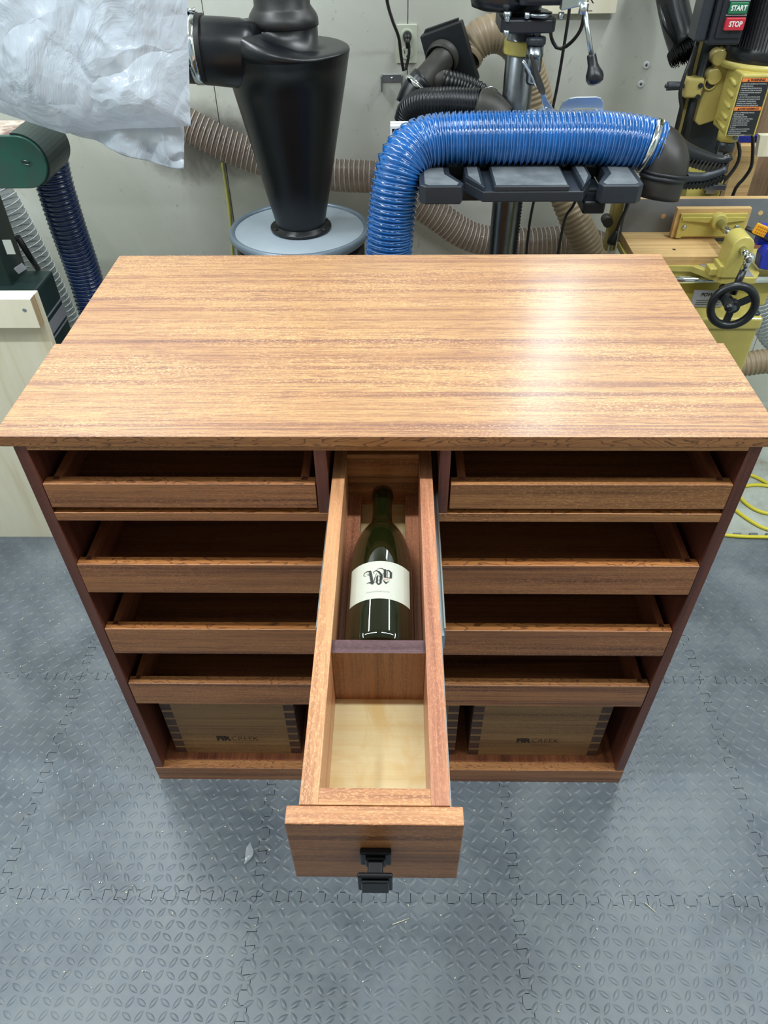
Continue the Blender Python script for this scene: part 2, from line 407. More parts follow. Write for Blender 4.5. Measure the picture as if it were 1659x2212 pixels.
vo = q.n('ShaderNodeTexVoronoi', feature='DISTANCE_TO_EDGE'); vo.inputs['Scale'].default_value = 9; q.l(av.outputs[0], vo.inputs['Vector'])
vo2 = q.n('ShaderNodeTexVoronoi'); vo2.inputs['Scale'].default_value = 26; q.l(av.outputs[0], vo2.inputs['Vector'])
gt = q.ramp(q.noise(tc, 4, 3, .6), [(.5, (0, 0, 0, 1)), (.64, (1, 1, 1, 1))])
h_ = q.math('ADD', q.math('MULTIPLY', q.math('MINIMUM', vo.outputs['Distance'], .25), .7), q.math('MULTIPLY', q.math('MULTIPLY', vo2.outputs['Distance'], gt), .45))
nz = q.noise(q.map(tc, (9, 9, 6)), 1, 5, .62, 1.2); q.l(q.math('ADD', h_, q.math('MULTIPLY', nz, .35)), bp.inputs['Height']); q.l(bp.outputs[0], d.inputs['Normal'])
M_bag = q.mat
# bottle glass: very dark olive, half see-through
q = NT('dark_green_glass'); q.set(Base_Color=srgb(38, 44, 16), Roughness=.03, IOR=1.5, Transmission_Weight=.7, Coat_Weight=.6)
M_glass = q.mat
# foam mat
q = NT('grey_foam'); tc = q.n('ShaderNodeTexCoord'); ob = tc.outputs['Object']
oi = q.n('ShaderNodeObjectInfo'); geo = q.n('ShaderNodeNewGeometry').outputs['Position']
n1 = q.noise(geo, 5, 5, .62, .5); n2 = q.noise(geo, 42, 4, .6); n3 = q.noise(geo, 1.6, 3, .5, .8)
c = q.ramp(n1, [(.3, srgb(86, 94, 103)), (.5, srgb(106, 115, 124)), (.72, srgb(126, 134, 140))])
c = q.mix(q.math('MULTIPLY', q.ramp(n2, [(.5, (0, 0, 0, 1)), (.75, (1, 1, 1, 1))]), .3), c, srgb(136, 138, 132))
c = q.mix(q.math('MULTIPLY', q.ramp(n3, [(.56, (0, 0, 0, 1)), (.68, (1, 1, 1, 1))]), .35), c, srgb(56, 62, 68))
q.l(c, q.b.inputs['Base Color']); q.set(Roughness=.42)
q.l(q.ramp(n1, [(.3, (.30, .30, .30, 1)), (.7, (.44, .44, .44, 1))]), q.b.inputs['Roughness'])
q.bump(n2, .25, .0006)
M_foam = q.mat
q = NT('concrete'); g = q.n('ShaderNodeNewGeometry').outputs['Position']
n1 = q.noise(g, 9, 6, .65, .5); n2 = q.noise(g, 60, 3, .6)
c = q.ramp(n1, [(.3, srgb(150, 138, 124)), (.46, srgb(176, 182, 174)), (.65, srgb(196, 204, 200))]); c = q.mix(q.math('MULTIPLY', n2, .3), c, srgb(140, 146, 140))
q.l(c, q.b.inputs['Base Color']); q.set(Roughness=.6); q.bump(n1, .2, .002); M_conc = q.mat
q = NT('painted_wall'); g = q.n('ShaderNodeNewGeometry').outputs['Position']
n1 = q.noise(g, 2.2, 5, .6, .6); n2 = q.noise(q.map(g, (14, 14, 9)), 1, 5, .7, 1.5); n3 = q.noise(g, 60, 3, .6)
c = q.ramp(n1, [(.35, srgb(192, 194, 182)), (.65, srgb(212, 214, 206))])
c = q.mix(q.math('MULTIPLY', q.ramp(n2, [(.62, (0, 0, 0, 1)), (.76, (1, 1, 1, 1))]), .4), c, srgb(120, 112, 98))
c = q.mix(q.math('MULTIPLY', q.ramp(n3, [(.68, (0, 0, 0, 1)), (.74, (1, 1, 1, 1))]), .35), c, srgb(116, 90, 70))
# dust blackened patch where the hose meets the wall (a real stain at this spot)
sx = q.n('ShaderNodeSeparateXYZ'); q.l(g, sx.inputs[0])
dx = q.math('DIVIDE', q.math('ADD', sx.outputs['X'], .52), .2); dz = q.math('DIVIDE', q.math('ADD', sx.outputs['Z'], -.84), .12)
rr = q.math('ADD', q.math('MULTIPLY', dx, dx), q.math('MULTIPLY', dz, dz))
st = q.math('MULTIPLY', q.ramp(q.math('ADD', q.math('MULTIPLY', rr, .5), q.math('MULTIPLY', n2, .6)), [(.35, (1, 1, 1, 1)), (.8, (0, 0, 0, 1))]), .85)
c = q.mix(st, c, srgb(96, 92, 84))
q.l(c, q.b.inputs['Base Color']); q.set(Roughness=.62); q.bump(n3, .08, .001); M_wall = q.mat
M_ceil = plain('ceiling_white', srgb(214, 214, 206), .8)
M_seam = plain('wall_joint_backing', srgb(120, 116, 100), .8)  # darker backing colour, seen in the gaps between the wall panels

# ---------------------------------------------------------------- the setting
WY = 1.42; XL, XR, YF = -2.3, 2.3, -2.6
fl = MB().box(XL, XR, YF, WY, -.12, -.011).build('floor', M_conc); tag(fl, kind='structure')
ce = MB().box(XL, XR, YF, WY+.1, CEIL, CEIL+.08).build('ceiling', M_ceil); tag(ce, kind='structure')
wb = MB().box(XL, XR, WY+.012, WY+.1, -.12, CEIL).build('wall_back', M_seam); tag(wb, kind='structure')
seams = [XL, -1.56, -.4665, .0415, 1.20, XR]
for i in range(len(seams)-1):
    a, b = seams[i], seams[i+1]
    box('wall_panel', M_wall, wb, a+.0010, b-.0010, WY, WY+.012, -.011, CEIL-.001, 0.0006)
for nm, x0, x1, y0, y1 in (('wall_left', XL-.08, XL, YF, WY+.1), ('wall_right', XR, XR+.08, YF, WY+.1), ('wall_front', XL-.08, XR+.08, YF-.08, YF)):
    o = MB().box(x0, x1, y0, y1, -.12, CEIL+.08).build(nm, M_wall); tag(o, kind='structure')

# foam tiles: interlocking edges and raised lozenges
ML = .487; MT = .011
def wave(n=10, a=.0088):
    p = (ML-.03)/n; out = [(.0, 0.0), (.008, 0.0)]
    for i in range(n):
        s = .015+i*p
        out += [(s-.02*p+.001, a), (s+.52*p, a), (s+.48*p, -a), (s+1.0*p, -a)]
    out += [(ML-.008, 0.0)]
    return out
WV = wave()
def mat_mesh(tilt):
    loop = []
    for (t, w) in WV: loop.append((t, w))
    for (t, w) in WV: loop.append((ML+w, t))
    for (t, w) in [(ML, 0)]+WV[::-1][:-1]: loop.append((t, ML+w))
    for (t, w) in [(ML, 0)]+WV[::-1][:-1]: loop.append((w, t))
    # drop doubled corners
    cl = []
    for p in loop:
        if not cl or (abs(p[0]-cl[-1][0])+abs(p[1]-cl[-1][1])) > 1e-5: cl.append(p)
    if abs(cl[0][0]-cl[-1][0])+abs(cl[0][1]-cl[-1][1]) < 1e-5: cl.pop()
    c = ML/2; nn = len(cl); ins = []
    ar = sum(cl[i][0]*cl[(i+1) % nn][1]-cl[(i+1) % nn][0]*cl[i][1] for i in range(nn)); sg_ = 1 if ar > 0 else -1
    for i in range(nn):
        p0, p1, p2 = V(cl[i-1]+(0,)), V(cl[i]+(0,)), V(cl[(i+1) % nn]+(0,))
        d1 = (p1-p0).normalized(); d2 = (p2-p1).normalized()
        n1 = V((-d1.y, d1.x, 0))*sg_; n2 = V((-d2.y, d2.x, 0))*sg_; bs = n1+n2
        bs = bs/max(bs.dot(n1), .6); ins.append(p1+bs*.00055)
    b = MB(); b.prism([(p.x-c, p.y-c, -MT) for p in ins], (0, 0, MT))
    n = 24; st = ML/n
    for i in range(n):
        for j in range(n):
            x = (i+.5)*st-c; y = (j+.5)*st-c; a = PI/4*(1 if (i+j) % 2 else -1)+tilt
            ca, sa = math.cos(a), math.sin(a); hl, hw = .0121, .0047
            base = [(-1, 0), (-.55, -.72), (0, -1), (.55, -.72), (1, 0), (.55, .72), (0, 1), (-.55, .72)]
            i0 = len(b.v)
            for (s, z) in ((1, -.0001), (.8, .00045), (.45, .00085)):
                for (p, q_) in base: b.v.append(V((x+(p*hl*s)*ca-(q_*hw*s)*sa, y+(p*hl*s)*sa+(q_*hw*s)*ca, z)))
            for r in (0, 1):
                for e in range(8): b.face([i0+r*8+e, i0+r*8+(e+1) % 8, i0+(r+1)*8+(e+1) % 8, i0+(r+1)*8+e], 0, True)
            b.face([i0+16+e for e in range(8)], 0, True)
    return b
m0 = {}
for r in range(5):
    for cidx in range(-1, 6):
        cx_ = -1.2235+ML/2+cidx*ML+.004; cy_ = .742-ML/2-r*ML
        tk_ = (r*3+cidx) % 2
        if tk_ not in m0:
            m0[tk_] = mat_mesh(.2 if tk_ else -.22).build('foam_tile', M_foam, fl, fix=True); o = m0[tk_]
        else: o = m0[tk_].copy(); COL.objects.link(o)
        o.location = (cx_, cy_, 0)

# debris on the mats
sc_ = MB()
P0 = at(528, 1868, Z=.003); P1 = at(545, 1822, Z=.004)
pth = [P0.lerp(P1, i/8)+V((.004*math.sin(i*.6), 0, .003*math.sin(i/8*PI)+.0015)) for i in range(9)]
sc_.grid([[p+V((-.007*math.sin(i/8*PI)-.0007, 0, .0008)), p+V((0, .0, .002)), p+V((.007*math.sin(i/8*PI)+.0007, .001, .0004))] for i, p in enumerate(pth)])
tag(sc_.build('plastic_scrap', M_scrap), 'thin curved sliver of clear plastic on the mat left of the open drawer', 'scrap')
for (u0, v0, u1, v1, lb) in ((1393, 1950, 1418, 1972, 'pale wood splinter on the mat seam at the right'), (848, 1997, 883, 1984, 'thin pale wood splinter on the mat in front of the drawer knob')):
    tag(MB().cyl(at(u0, v0, Z=.0025), at(u1, v1, Z=.0025), .0009, .0005, 6).build('wood_splinter', W_ply), lb, 'splinter')
cb_ = MB()
for i in range(520):
    x = random.uniform(-.95, 1.0); y = random.uniform(-.5, .6); 
    if abs(x) < .5 and y > -.02: continue
    s = random.uniform(.0006, .0016); a = random.uniform(0, PI)
    cb_.obox((x, y, .0016), (s*math.cos(a), s*math.sin(a), 0), (-s*.5*math.sin(a), s*.5*math.cos(a), 0), (0, 0, s*.4))
tag(cb_.build('sawdust_crumbs', W_ply), 'pale sawdust crumbs and chips scattered over the grey mats', 'sawdust', kind='stuff')

# ---------------------------------------------------------------- wine cabinet
cab = thing('wine_cabinet', 'reddish sapele cabinet with wide top, four rows of pull-out trays and one long open drawer', 'cabinet', (0, .27, 0))
HW, HI = .4831, .4665
ZS = .884
pan = MB().box(-HW, -HI, 0, .54, .047, ZS).build('side_panel', W_z, cab, .0008)
pan2 = MB().box(HI, HW, 0, .54, .047, ZS).build('side_panel', W_z, cab, .0008)
box('back_panel', W_xl, cab, -HI, HI, .532, .54, .047, ZS)
box('base_rail', [W_x, W_cath], cab, -HW-.0005, HW+.0005, -.001, .018, 0, .0478, mf=[0, 1, 0, 0, 0, 0])
box('bottom_panel', W_y, cab, -HI-.002, HI+.002, .017, .5395, .02, .0470, 0)
box('top_rail', W_xl, cab, -HI, HI, 0, .03, .8765, ZS)
box('middle_shelf', [W_x, W_cath2], cab, -HI, -.0765, 0, .532, .7505, .7661, mf=[0, 1, 0, 0, 0, 0])
box('middle_shelf', [W_xl, W_cath2], cab, .0718, HI, 0, .532, .7505, .7661, mf=[0, 1, 0, 0, 0, 0])
box('drawer_divider', W_z, cab, -.0930, -.0765, .0004, .532, .7662, .8764)
box('drawer_divider', W_z, cab, .0718, .0860, .0004, .532, .7662, .8764)
# worktop in two widths, the rear part a little narrower
t = MB(); hw, hr = .5035, .4940
loop = [(-hw, -.0015), (hw, -.0015), (hw, .2322), (hr, .2322), (hr, .55), (-hr, .55), (-hr, .2322), (-hw, .2322)]
t.prism([(x, y, ZS) for x, y in loop], (0, 0, .9-ZS))
t.m[2] = 1
t.build('worktop', [W_top, W_cath], cab, .0007)

# pull-out trays
def tray(x0, x1, z0, z1, ztop, bright, lab=None):
    zs = z1-.0004; sx0, sx1 = x0+.0095, x1-.0095
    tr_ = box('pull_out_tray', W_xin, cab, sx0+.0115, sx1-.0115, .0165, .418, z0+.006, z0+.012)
    box('side_board', W_y, tr_, sx0, sx0+.0115, .0165, .43, z0+.004, zs, .0005); box('side_board', W_y, tr_, sx1-.0115, sx1, .0165, .43, z0+.004, zs, .0005)
    # front board with dovetail sockets filled by the side boards' tails
    f = MB().box(x0, x1, 0, .0165, z0, z1, mf=[0, 1, 0, 0, 0, 0]).build('front_board', [bright[0], bright[1]], tr_, .001)
    for s in (sx0, sx1-.0115):
        d_ = MB(); z_ = z1+.0002
        d_.prism([(s+.0025, .0166, z0+.01), (s+.009, .0166, z0+.01), (s+.0105, .0095, z0+.01), (s+.001, .0095, z0+.01)], (0, 0, z_-z0-.01)); d_.build('dovetail', W_z, tr_)
    box('back_board', W_x, tr_, sx0+.0115, sx1-.0115, .418, .43, z0+.004, zs)
    return tr_
tray(-.4655, -.0945, .7758, .8190, 0, (W_x, W_cath))
tray(.0885, .4660, .7750, .8190, 0, (W_xl, W_xl))
tray(-.4662, .4662, .5960, .6600, 0, (W_x, W_cath2))
tray(-.4655, .4655, .4385, .5050, 0, (W_x, W_cath2))
tray(-.4650, .4650, .2845, .3495, 0, (W_x, W_cath))

# long centre drawer, pulled out
DX, DH, DW = -.004, .0678, .0173
xi0, xi1 = DX-DH+DW, DX+DH-DW
drw = box('drawer', W_maple, cab, xi0, xi1, -.4311, .058, .722, .7304, 0)
box('side_board', W_ytan, drw, DX-DH, xi0, -.447, .074, .7100, .8253, .0006)
box('side_board', W_yred, drw, xi1, DX+DH, -.447, .074, .7100, .8253, .0006)
box('front_inner_board', W_xtan, drw, xi0, xi1, -.447, -.4311, .7100, .8252, .0004)
box('back_board', W_xl, drw, xi0, xi1, .058, .074, .7100, .8245, .0006)
box('divider', [W_zb, W_purple], drw, xi0, xi1, -.2768, -.2592, .7304, .8189, .0006, mf=[0, 1, 0, 0, 0, 0])
box('cradle_strip', W_yred, drw, xi0, xi0+.0187, -.2592, .058, .7304, .7482, .0006)
box('cradle_strip', W_yred, drw, xi1-.0187, xi1, -.2592, .058, .7304, .7482, .0006)
box('drawer_front', [W_x, W_xtan], drw, DX-.079, DX+.079, -.4643, -.4470, .7074, .8243, .0012, mf=[0, 1, 0, 0, 0, 0])
for sgn, xs, q1, q2, q3 in ((-1, DX-DH, .0022, .0034, .0044), (1, DX+DH, .0028, .0056, .0076)):
    def sl_(d0, d1, *r): MB_ = MB(); MB_.box(min(xs+sgn*d0, xs+sgn*d1), max(xs+sgn*d0, xs+sgn*d1), *r); return MB_
    so = sl_(0, q1, -.447, .07, .764, .800).build('drawer_slide', M_galv, drw, .0004)
    sl_(q1, q2, -.236, .30, .766, .797).build('slide_rail', M_galv, so, .0003)
    sl_(q2, q3, -.228, .48, .762, .801).build('slide_rail', M_galv, so, .0003)
kn = MB()
kx = DX+.0005; kz = .7655
kn.box(kx-.0145, kx+.0145, -.4705, -.4643, kz-.0125, kz+.0125)
kn.box(kx-.0095, kx+.0095, -.4740, -.4705, kz-.0085, kz+.0085)
kn.box(kx-.0070, kx+.0070, -.4870, -.4740, kz-.0068, kz+.0068)
kn.box(kx-.0158, kx+.0158, -.4915, -.4870, kz-.0165, kz+.0150)
kn.box(kx-.0125, kx+.0125, -.4950, -.4915, kz-.0135, kz+.0105)
kn.build('knob', M_bronze, drw, .0016, 3)

# ---------------------------------------------------------------- wine bottle
BX, BZ, BR = -.0042, .7748, .0412
bot = thing('wine_bottle', 'dark green wine bottle with cream label lying in the open drawer', 'wine bottle', (BX, -.1, BZ-BR))
prof = [(.0005, -.240), (.020, -.2415), (.030, -.2490), (.0365, -.2530), (.0395, -.2500), (BR, -.2420), (BR, -.1500), (.0408, -.1290), (.0398, -.110), (.0378, -.0917), (.0350, -.0780), (.0312, -.0655), (.0262, -.0540), (.0212, -.0450), (.0172, -.0380), (.0146, -.0290), (.0136, -.0200), (.0132, -.005), (.0133, .0185), (.0152, .0200), (.0154, .0250), (.0150, .0330), (.0138, .0352), (.0110, .0356), (.0098, .0330), (.0098, .0)]
inner = [(.0105, -.02), (.0118, -.03), (.0180, -.045), (.0280, -.0655), (.0345, -.0917), (.0378, -.13), (.0380, -.235), (.030, -.2415), (.0005, -.233)]
pp = [(r, -h) for r, h in prof]  # lathe along -Y axis
MB().lathe(prof+inner, (BX, 0, BZ), (0, 1, 0), 56).build('bottle_glass', M_glass, bot)
def bmap(u, y, lift=.0004):
    a = u/BR; return V((BX+(BR+lift)*math.sin(a), y, BZ+(BR+lift)*math.cos(a)))
lb = MB(); tw = 1.02*BR
n = 30
lb.grid([[bmap(-tw+2*tw*i/n, -.1390-.0591*j/4, .0003) for i in range(n+1)] for j in range(5)])
lab = lb.build('label', M_cream, bot, fix=False)
def strokes(mb, pts, wds, cx0=800, s=1/14300, y0=175, sy=1/10880):
    P = [V(((x-cx0)*s, -.1388-(y-y0)*sy, 0)) for x, y in pts]
    k = 3; Q = []; Wd = []
    for i in range(len(P)-1):
        for j in range(k): f = j/k; Q.append(P[i].lerp(P[i+1], f)); Wd.append(wds[i]*(1-f)+wds[i+1]*f)
    Q.append(P[-1]); Wd.append(wds[-1]); rows = []
    for i, p in enumerate(Q):
        d_ = (Q[min(i+1, len(Q)-1)]-Q[max(i-1, 0)]).normalized(); nrm = V((-d_.y, d_.x, 0)); h = Wd[i]*s*.62
        a = p+nrm*h; c_ = p-nrm*h; rows.append([bmap(a.x, a.y, .0009), bmap(c_.x, c_.y, .0009)])
    mb.grid(rows, 0, False)
bl = MB()
strokes(bl, [(560, 415), (525, 408), (512, 385), (530, 355), (580, 342), (640, 352)], [3, 6, 7, 8, 12, 30])
strokes(bl, [(632, 345), (640, 400), (655, 470), (672, 560)], [26, 40, 40, 34])
strokes(bl, [(565, 385), (610, 392), (640, 402)], [2, 8, 14])
strokes(bl, [(575, 405), (615, 415), (645, 428)], [2, 8, 14])
strokes(bl, [(565, 552), (600, 545), (640, 545), (680, 575), (705, 545)], [2, 8, 24, 22, 6])
strokes(bl, [(745, 395), (720, 460), (695, 545)], [4, 7, 14])
strokes(bl, [(705, 400), (685, 385), (700, 358), (740, 350), (780, 375), (825, 430), (828, 500)], [5, 7, 9, 14, 26, 32, 24])
strokes(bl, [(770, 430), (752, 465), (752, 560)], [8, 24, 24])
strokes(bl, [(790, 440), (815, 470), (812, 565)], [8, 28, 28])
strokes(bl, [(735, 552), (780, 590), (830, 560)], [6, 26, 6])
strokes(bl, [(700, 560), (760, 525), (860, 495)], [3, 5, 4])
strokes(bl, [(735, 335), (780, 314), (830, 312), (870, 335)], [3, 6, 9, 16])
strokes(bl, [(882, 325), (884, 400), (884, 470)], [30, 38, 34])
strokes(bl, [(835, 400), (860, 410), (890, 415)], [2, 8, 12])
strokes(bl, [(925, 335), (925, 470)], [6, 6])
strokes(bl, [(905, 345), (945, 335), (985, 370), (983, 462)], [8, 16, 32, 30])
strokes(bl, [(905, 470), (990, 462)], [6, 10])
strokes(bl, [(1012, 362), (985, 372)], [2, 10])
strokes(bl, [(842, 520), (870, 530), (900, 565), (925, 540), (960, 530)], [3, 16, 26, 12, 3])
bl.build('monogram', M_ink, lab, fix=False)
def ymap(yc, xc): return lambda x, y, z: bmap(xc+x, yc+y, .0010)
text('vintage_year', '2021', .0028, ymap(-.1388-(500-175)/10880, (915-800)/14300), M_redtxt, lab, sx=1.4)
text('lettering', 'WASHINGTON STATE', .0022, ymap(-.1388-(708-175)/10880, (770-800)/14300), M_fainttxt, lab, sx=1.25)

# ---------------------------------------------------------------- finger jointed boxes at the bottom of the cabinet
def fbox(x0, x1, y0, label, txt=True):
    z0, z1 = .0472, .232; y1 = y0+.30; tk = .012
    r_ = thing('finger_jointed_box', label, 'box', ((x0+x1)/2, (y0+y1)/2, z0), 'finger jointed boxes on the cabinet floor')
    fr = MB(); fgl = []; pitch = .0268; n_ = 7; fw_ = .0205
    fr.box(x0+fw_, x1-fw_, y0, y0+tk, z0, z1)
    for i in range(n_):
        a = z0+.001+i*pitch; b_ = min(a+.0195, z1)
        for xs in (x0, x1-fw_):
            fgl.append(MB().box(xs, xs+fw_, y0-.0003, y0+tk, a, b_))
            if i < n_-1 or b_ < z1: fr.box(xs, xs+fw_, y0, y0+tk, b_, min(a+pitch, z1))
            if i == 0: fr.box(xs, xs+fw_, y0, y0+tk, z0, a)
    f_ = fr.build('front_board', W_box, r_)
    for g_ in fgl: g_.build('joint_finger', W_boxdark, f_)
    box('side_board', W_boxdark, r_, x0, x0+tk, y0+tk, y1, z0, z1); box('side_board', W_boxdark, r_, x1-tk, x1, y0+tk, y1, z0, z1)
    box('back_board', W_box, r_, x0+tk, x1-tk, y1-tk, y1, z0, z1); box('bottom_board', W_box, r_, x0+tk, x1-tk, y0+tk, y1-tk, z0, z0+.008)
    if txt:
        mx = (x0+x1)/2+.006; zt = .1045
        mp = lambda ox, oz: (lambda x, y, z: (mx+ox+x, y0-.0004, zt+oz+y))
        text('bold_letters', 'FIR', .0215, mp(-.0445, 0), M_inkbox, f_, bold=.0012, align='LEFT', sx=.98)
        text('thin_letters', 'CREEK', .0215, mp(-.0150, 0), M_inkbox, f_, bold=-.0004, align='LEFT', sx=.90)
        text('small_letters', 'W O O D W O R K S', .0042, mp(.006, -.0165), M_inkbox, f_, sx=1.0)
    return r_
fbox(-.4435, -.1830, .034, 'lettered finger jointed box on the left of the cabinet floor')
fbox(.1665, .4330, .034, 'lettered finger jointed box on the right of the cabinet floor')
fbox(-.1300, .1380, .034, 'finger jointed box in the middle, hidden behind the open drawer', True)

# ---------------------------------------------------------------- left: plywood panel, sander, hoses, bag
pn = thing('plywood_panel', 'pale plywood panel with a screwed cleat standing left of the cabinet', 'panel', (-1.0, .73, 0))
pxr = -.7690
MB().box(-1.55, pxr, .725, .743, 0, .7395).build('sheet', [W_ply], pn, .0006)
cl = MB().box(-1.55, pxr-.0005, .700, .725, .672, .740).build('cleat', [W_ply, W_plyedge], pn, .0006)
cl.data.polygons[3].material_index = 1
p_ = at(53, 670, .700); MB().cyl((p_.x, .6995, p_.z), (p_.x, .701, p_.z), .0045, n=16).build('screw', M_galv, cl)

sd = thing('belt_sander_machine', 'dark green standing belt sander with worn belt at the left edge', 'sander', (-.95, 1.0, 0))
c0 = at(46, 352, .86); R0 = .052
def stad(y0, y1, r, xl=-1.35, dz=0):
    lp = [(xl, y0, c0.z-r), ] + [(c0.x+r*math.sin(a), y0, c0.z-r*math.cos(a)) for a in [PI*i/20 for i in range(21)]] + [(xl, y0, c0.z+r)]
    return lp
MB().prism(stad(.872, .985, R0-.003), (0, .113, 0)).build('sanding_belt', M_belt, sd)
MB().prism(stad(.860, .872, R0), (0, .012, 0)).build('side_cover', M_green, sd, .002)
g_ = MB(); lp = []
A = [-.55+(PI*.62)*i/16 for i in range(17)]
outer = [(c0.x+(R0+.004)*math.cos(a-.55), c0.z+(R0+.004)*math.sin(a-.55)) for a in [ (PI*.88)*i/18-.5 for i in range(19)]]
inner_ = [(c0.x+(R0-.001)*math.cos(a-.55), c0.z+(R0-.001)*math.sin(a-.55)) for a in [ (PI*.88)*i/18-.5 for i in range(19)]]
g_.prism([(x, .866, z) for x, z in outer]+[(x, .866, z) for x, z in inner_[::-1]], (0, .13, 0)); g_.build('belt_guard', M_dgreen, sd)
MB().tube([at(45, 350, .858)+V((.0, 0, .002)), at(55, 347, .856), at(66, 351, .856), at(60, 356, .856), at(47, 352, .858)], .0012, 6).build('latch_clip', M_steel, sd)
colx = at(30, 500, 1.03).x-.012
MB().box(colx-.30, colx+.012, .93, 1.03, .45, .862).build('column', M_dgreen, sd, .004)
MB().box(colx-.30, colx-.035, .915, .93, .40, .80).build('front_door', M_green, sd, .003)
p_ = at(19, 534, .928); MB().box(p_.x-.010, p_.x+.010, .928, .930, p_.z-.017, p_.z+.017).build('white_label', M_white, sd)
p_ = at(44, 580, .926); MB().obox(p_, (.011, 0, .006), (0, .004, 0), (-.004, 0, .007)).build('latch', M_greytrim, sd, .001)
bx1 = at(113, 583, 1.02).x; tz = at(113, 583, 1.02).z
MB().box(colx-.30, bx1, .90, 1.02, 0, tz).build('motor_base', M_dgreen, sd, .006)
sb = MB()
zc = at(133, 690, .96).z
for (dz, hh) in ((.030, .002), (0, .016), (-.026, .002)): sb.box(bx1-.0005, bx1+.0012, .9, 1.02, zc+dz-hh, zc+dz+hh)
for (dz, hh) in ((.030, .002), (0, .016), (-.026, .002)): sb.box(bx1-.1, bx1+.0012, .8988, .9, zc+dz-hh, zc+dz+hh)
sb.build('white_stripes', M_greytrim, sd)
MB().cyl(at(38, 512, .99), at(82, 582, 1.03), .0075, n=12).build('brace_bar', M_black, sd)
MB().box(-1.35, colx+.0, .95, 1.01, .855, .905).build('arm', M_green, sd, .003)

o = hose('ribbed_hose', [at(104, 335, 1.03), at(112, 375, 1.03), at(126, 425, 1.03), at(150, 500, 1.04), at(178, 580, 1.06), at(196, 640, 1.06), at(215, 715, 1.04), at(228, 790, 1.02)], .0425, .0115, .004, [M_dblue], wire='spiral_rib', wire_mat=M_dbluew, wr=.0013)
tag(o, 'dark blue ribbed hose dropping from the green sander to the floor', 'hose')
o = hose('ribbed_hose', [at(-40, 360, 1.20), at(5, 430, 1.18), at(50, 510, 1.18), at(92, 590, 1.18), at(130, 670, 1.18), at(158, 740, 1.17), at(185, 830, 1.15)], .040, .0150, .003, [M_clear2], wire='spiral_wire', wire_mat=M_clearw2, wr=.0014)
tag(o, 'clear ribbed hose with white wire coming down behind the green sander', 'hose')

# wall run of clear hose, behind the cyclone
o = hose('ribbed_hose', [at(330, 222, 1.36), at(370, 246, 1.36), at(405, 269, 1.36), at(474, 306, 1.36), at(558, 341, 1.365), at(640, 366, 1.365), at(720, 378, 1.36), at(814, 384, 1.35), at(860, 405, 1.35), at(897, 434, 1.35), at(947, 467, 1.35), at(994, 500, 1.35), at(1041, 518, 1.35), at(1100, 524, 1.35), at(1167, 524, 1.35), at(1240, 520, 1.35), at(1320, 540, 1.35)], .042, .0135, .003, [M_clear], wire='spiral_wire', wire_mat=M_clearw, wr=.0014)
tag(o, 'brownish clear ribbed hose running along the back wall behind the black cyclone', 'hose')

# yellow sealant painted on the wall, modelled as a thin tube
tag(MB().tube(catmull([at(479, 352, 1.415), at(485, 385, 1.415), at(492, 430, 1.414), at(497, 470, 1.415), at(503, 560, 1.415)], .01), lambda i: (.0042 if 6 < i < 16 else .0028), 8).build('yellow_sealant', M_yelseal), 'pale yellow sealant painted on the wall left of the drum', 'cord')

# bag
bg = thing('plastic_bag', 'large crumpled milky plastic bag hanging in the top left corner', 'plastic bag', (-.6, .74, .95))
import mathutils.noise as mn
edge_b = [(-120, 175), (-60, 215), (0, 243), (70, 266), (140, 289), (205, 283), (283, 277), (350, 276), (412, 272)]
def bot_at(f):
    x = -120+f*532
    for i in range(len(edge_b)-1):
        if edge_b[i][0] <= x <= edge_b[i+1][0]+1e-6:
            g = (x-edge_b[i][0])/(edge_b[i+1][0]-edge_b[i][0]); return x, edge_b[i][1]*(1-g)+edge_b[i+1][1]*g
    return edge_b[-1]
def bagpt(f, g, side):
    ub, vb = bot_at(f); ut = -120+f*516; vt = -260
    pb = at(ub, vb, .78); pt = at(ut, vt, .78); p = pb.lerp(pt, g)
    e = min(f*6, (1-f)*6, g*5, 1); e = math.sin(max(e, 0)*PI/2)
    nz = mn.noise(V((p.x*7, side*3.1, p.z*5)))*.030 + mn.ridged_multi_fractal(V((p.x*11+side, p.z*7, 4.0)), .8, 2.1, 4, .9, 2)*.0075
    # creases: diagonal folds
    cr = abs(((p.x*1.0+p.z*.55)*7.3) % 1-.5)*.016
    return V((p.x, p.y + side*(.030*e)+side*0 - (nz+cr)*e, p.z))
NX, NZ = 130, 90
b = MB()
b.grid([[bagpt(i/NX, j/NZ, -1) for i in range(NX+1)] for j in range(NZ+1)])
b.grid([[bagpt(i/NX*1.0, j/NZ, 1) for i in range(0, NX+1, 2)] for j in range(0, NZ+1, 2)])
b.build('bag_film', M_bag, bg)
b = MB(); A_, B_, C_, D2, E2 = at(150, 283, .80), at(258, 325, .80), at(338, 357, .80), at(399, 361, .80), at(400, 262, .80)
rows = []
for j in range(31):
    g = j/30; lo = [A_, B_, C_, D2]
    rows.append([])
    for i in range(41):
        f = i/40
        low = A_.lerp(B_, f/.43) if f < .43 else (B_.lerp(C_, (f-.43)/.33) if f < .76 else C_.lerp(D2, (f-.76)/.24))
        top = A_.lerp(E2, f); p = low.lerp(top+V((0, 0, .02)), g)
        y = p.y - mn.noise(V((p.x*22, 1, p.z*22)))*.02 - mn.ridged_multi_fractal(V((p.x*25, p.z*25, 2.0)), .8, 2.1, 3, .9, 2)*.004
        rows[-1].append(V((p.x, y, p.z)))
b.grid(rows)
o = b.build('bag_corner', M_bag, bg)
sm_ = o.modifiers.new('thick', 'SOLIDIFY'); sm_.thickness = .004; sm_.offset = 1

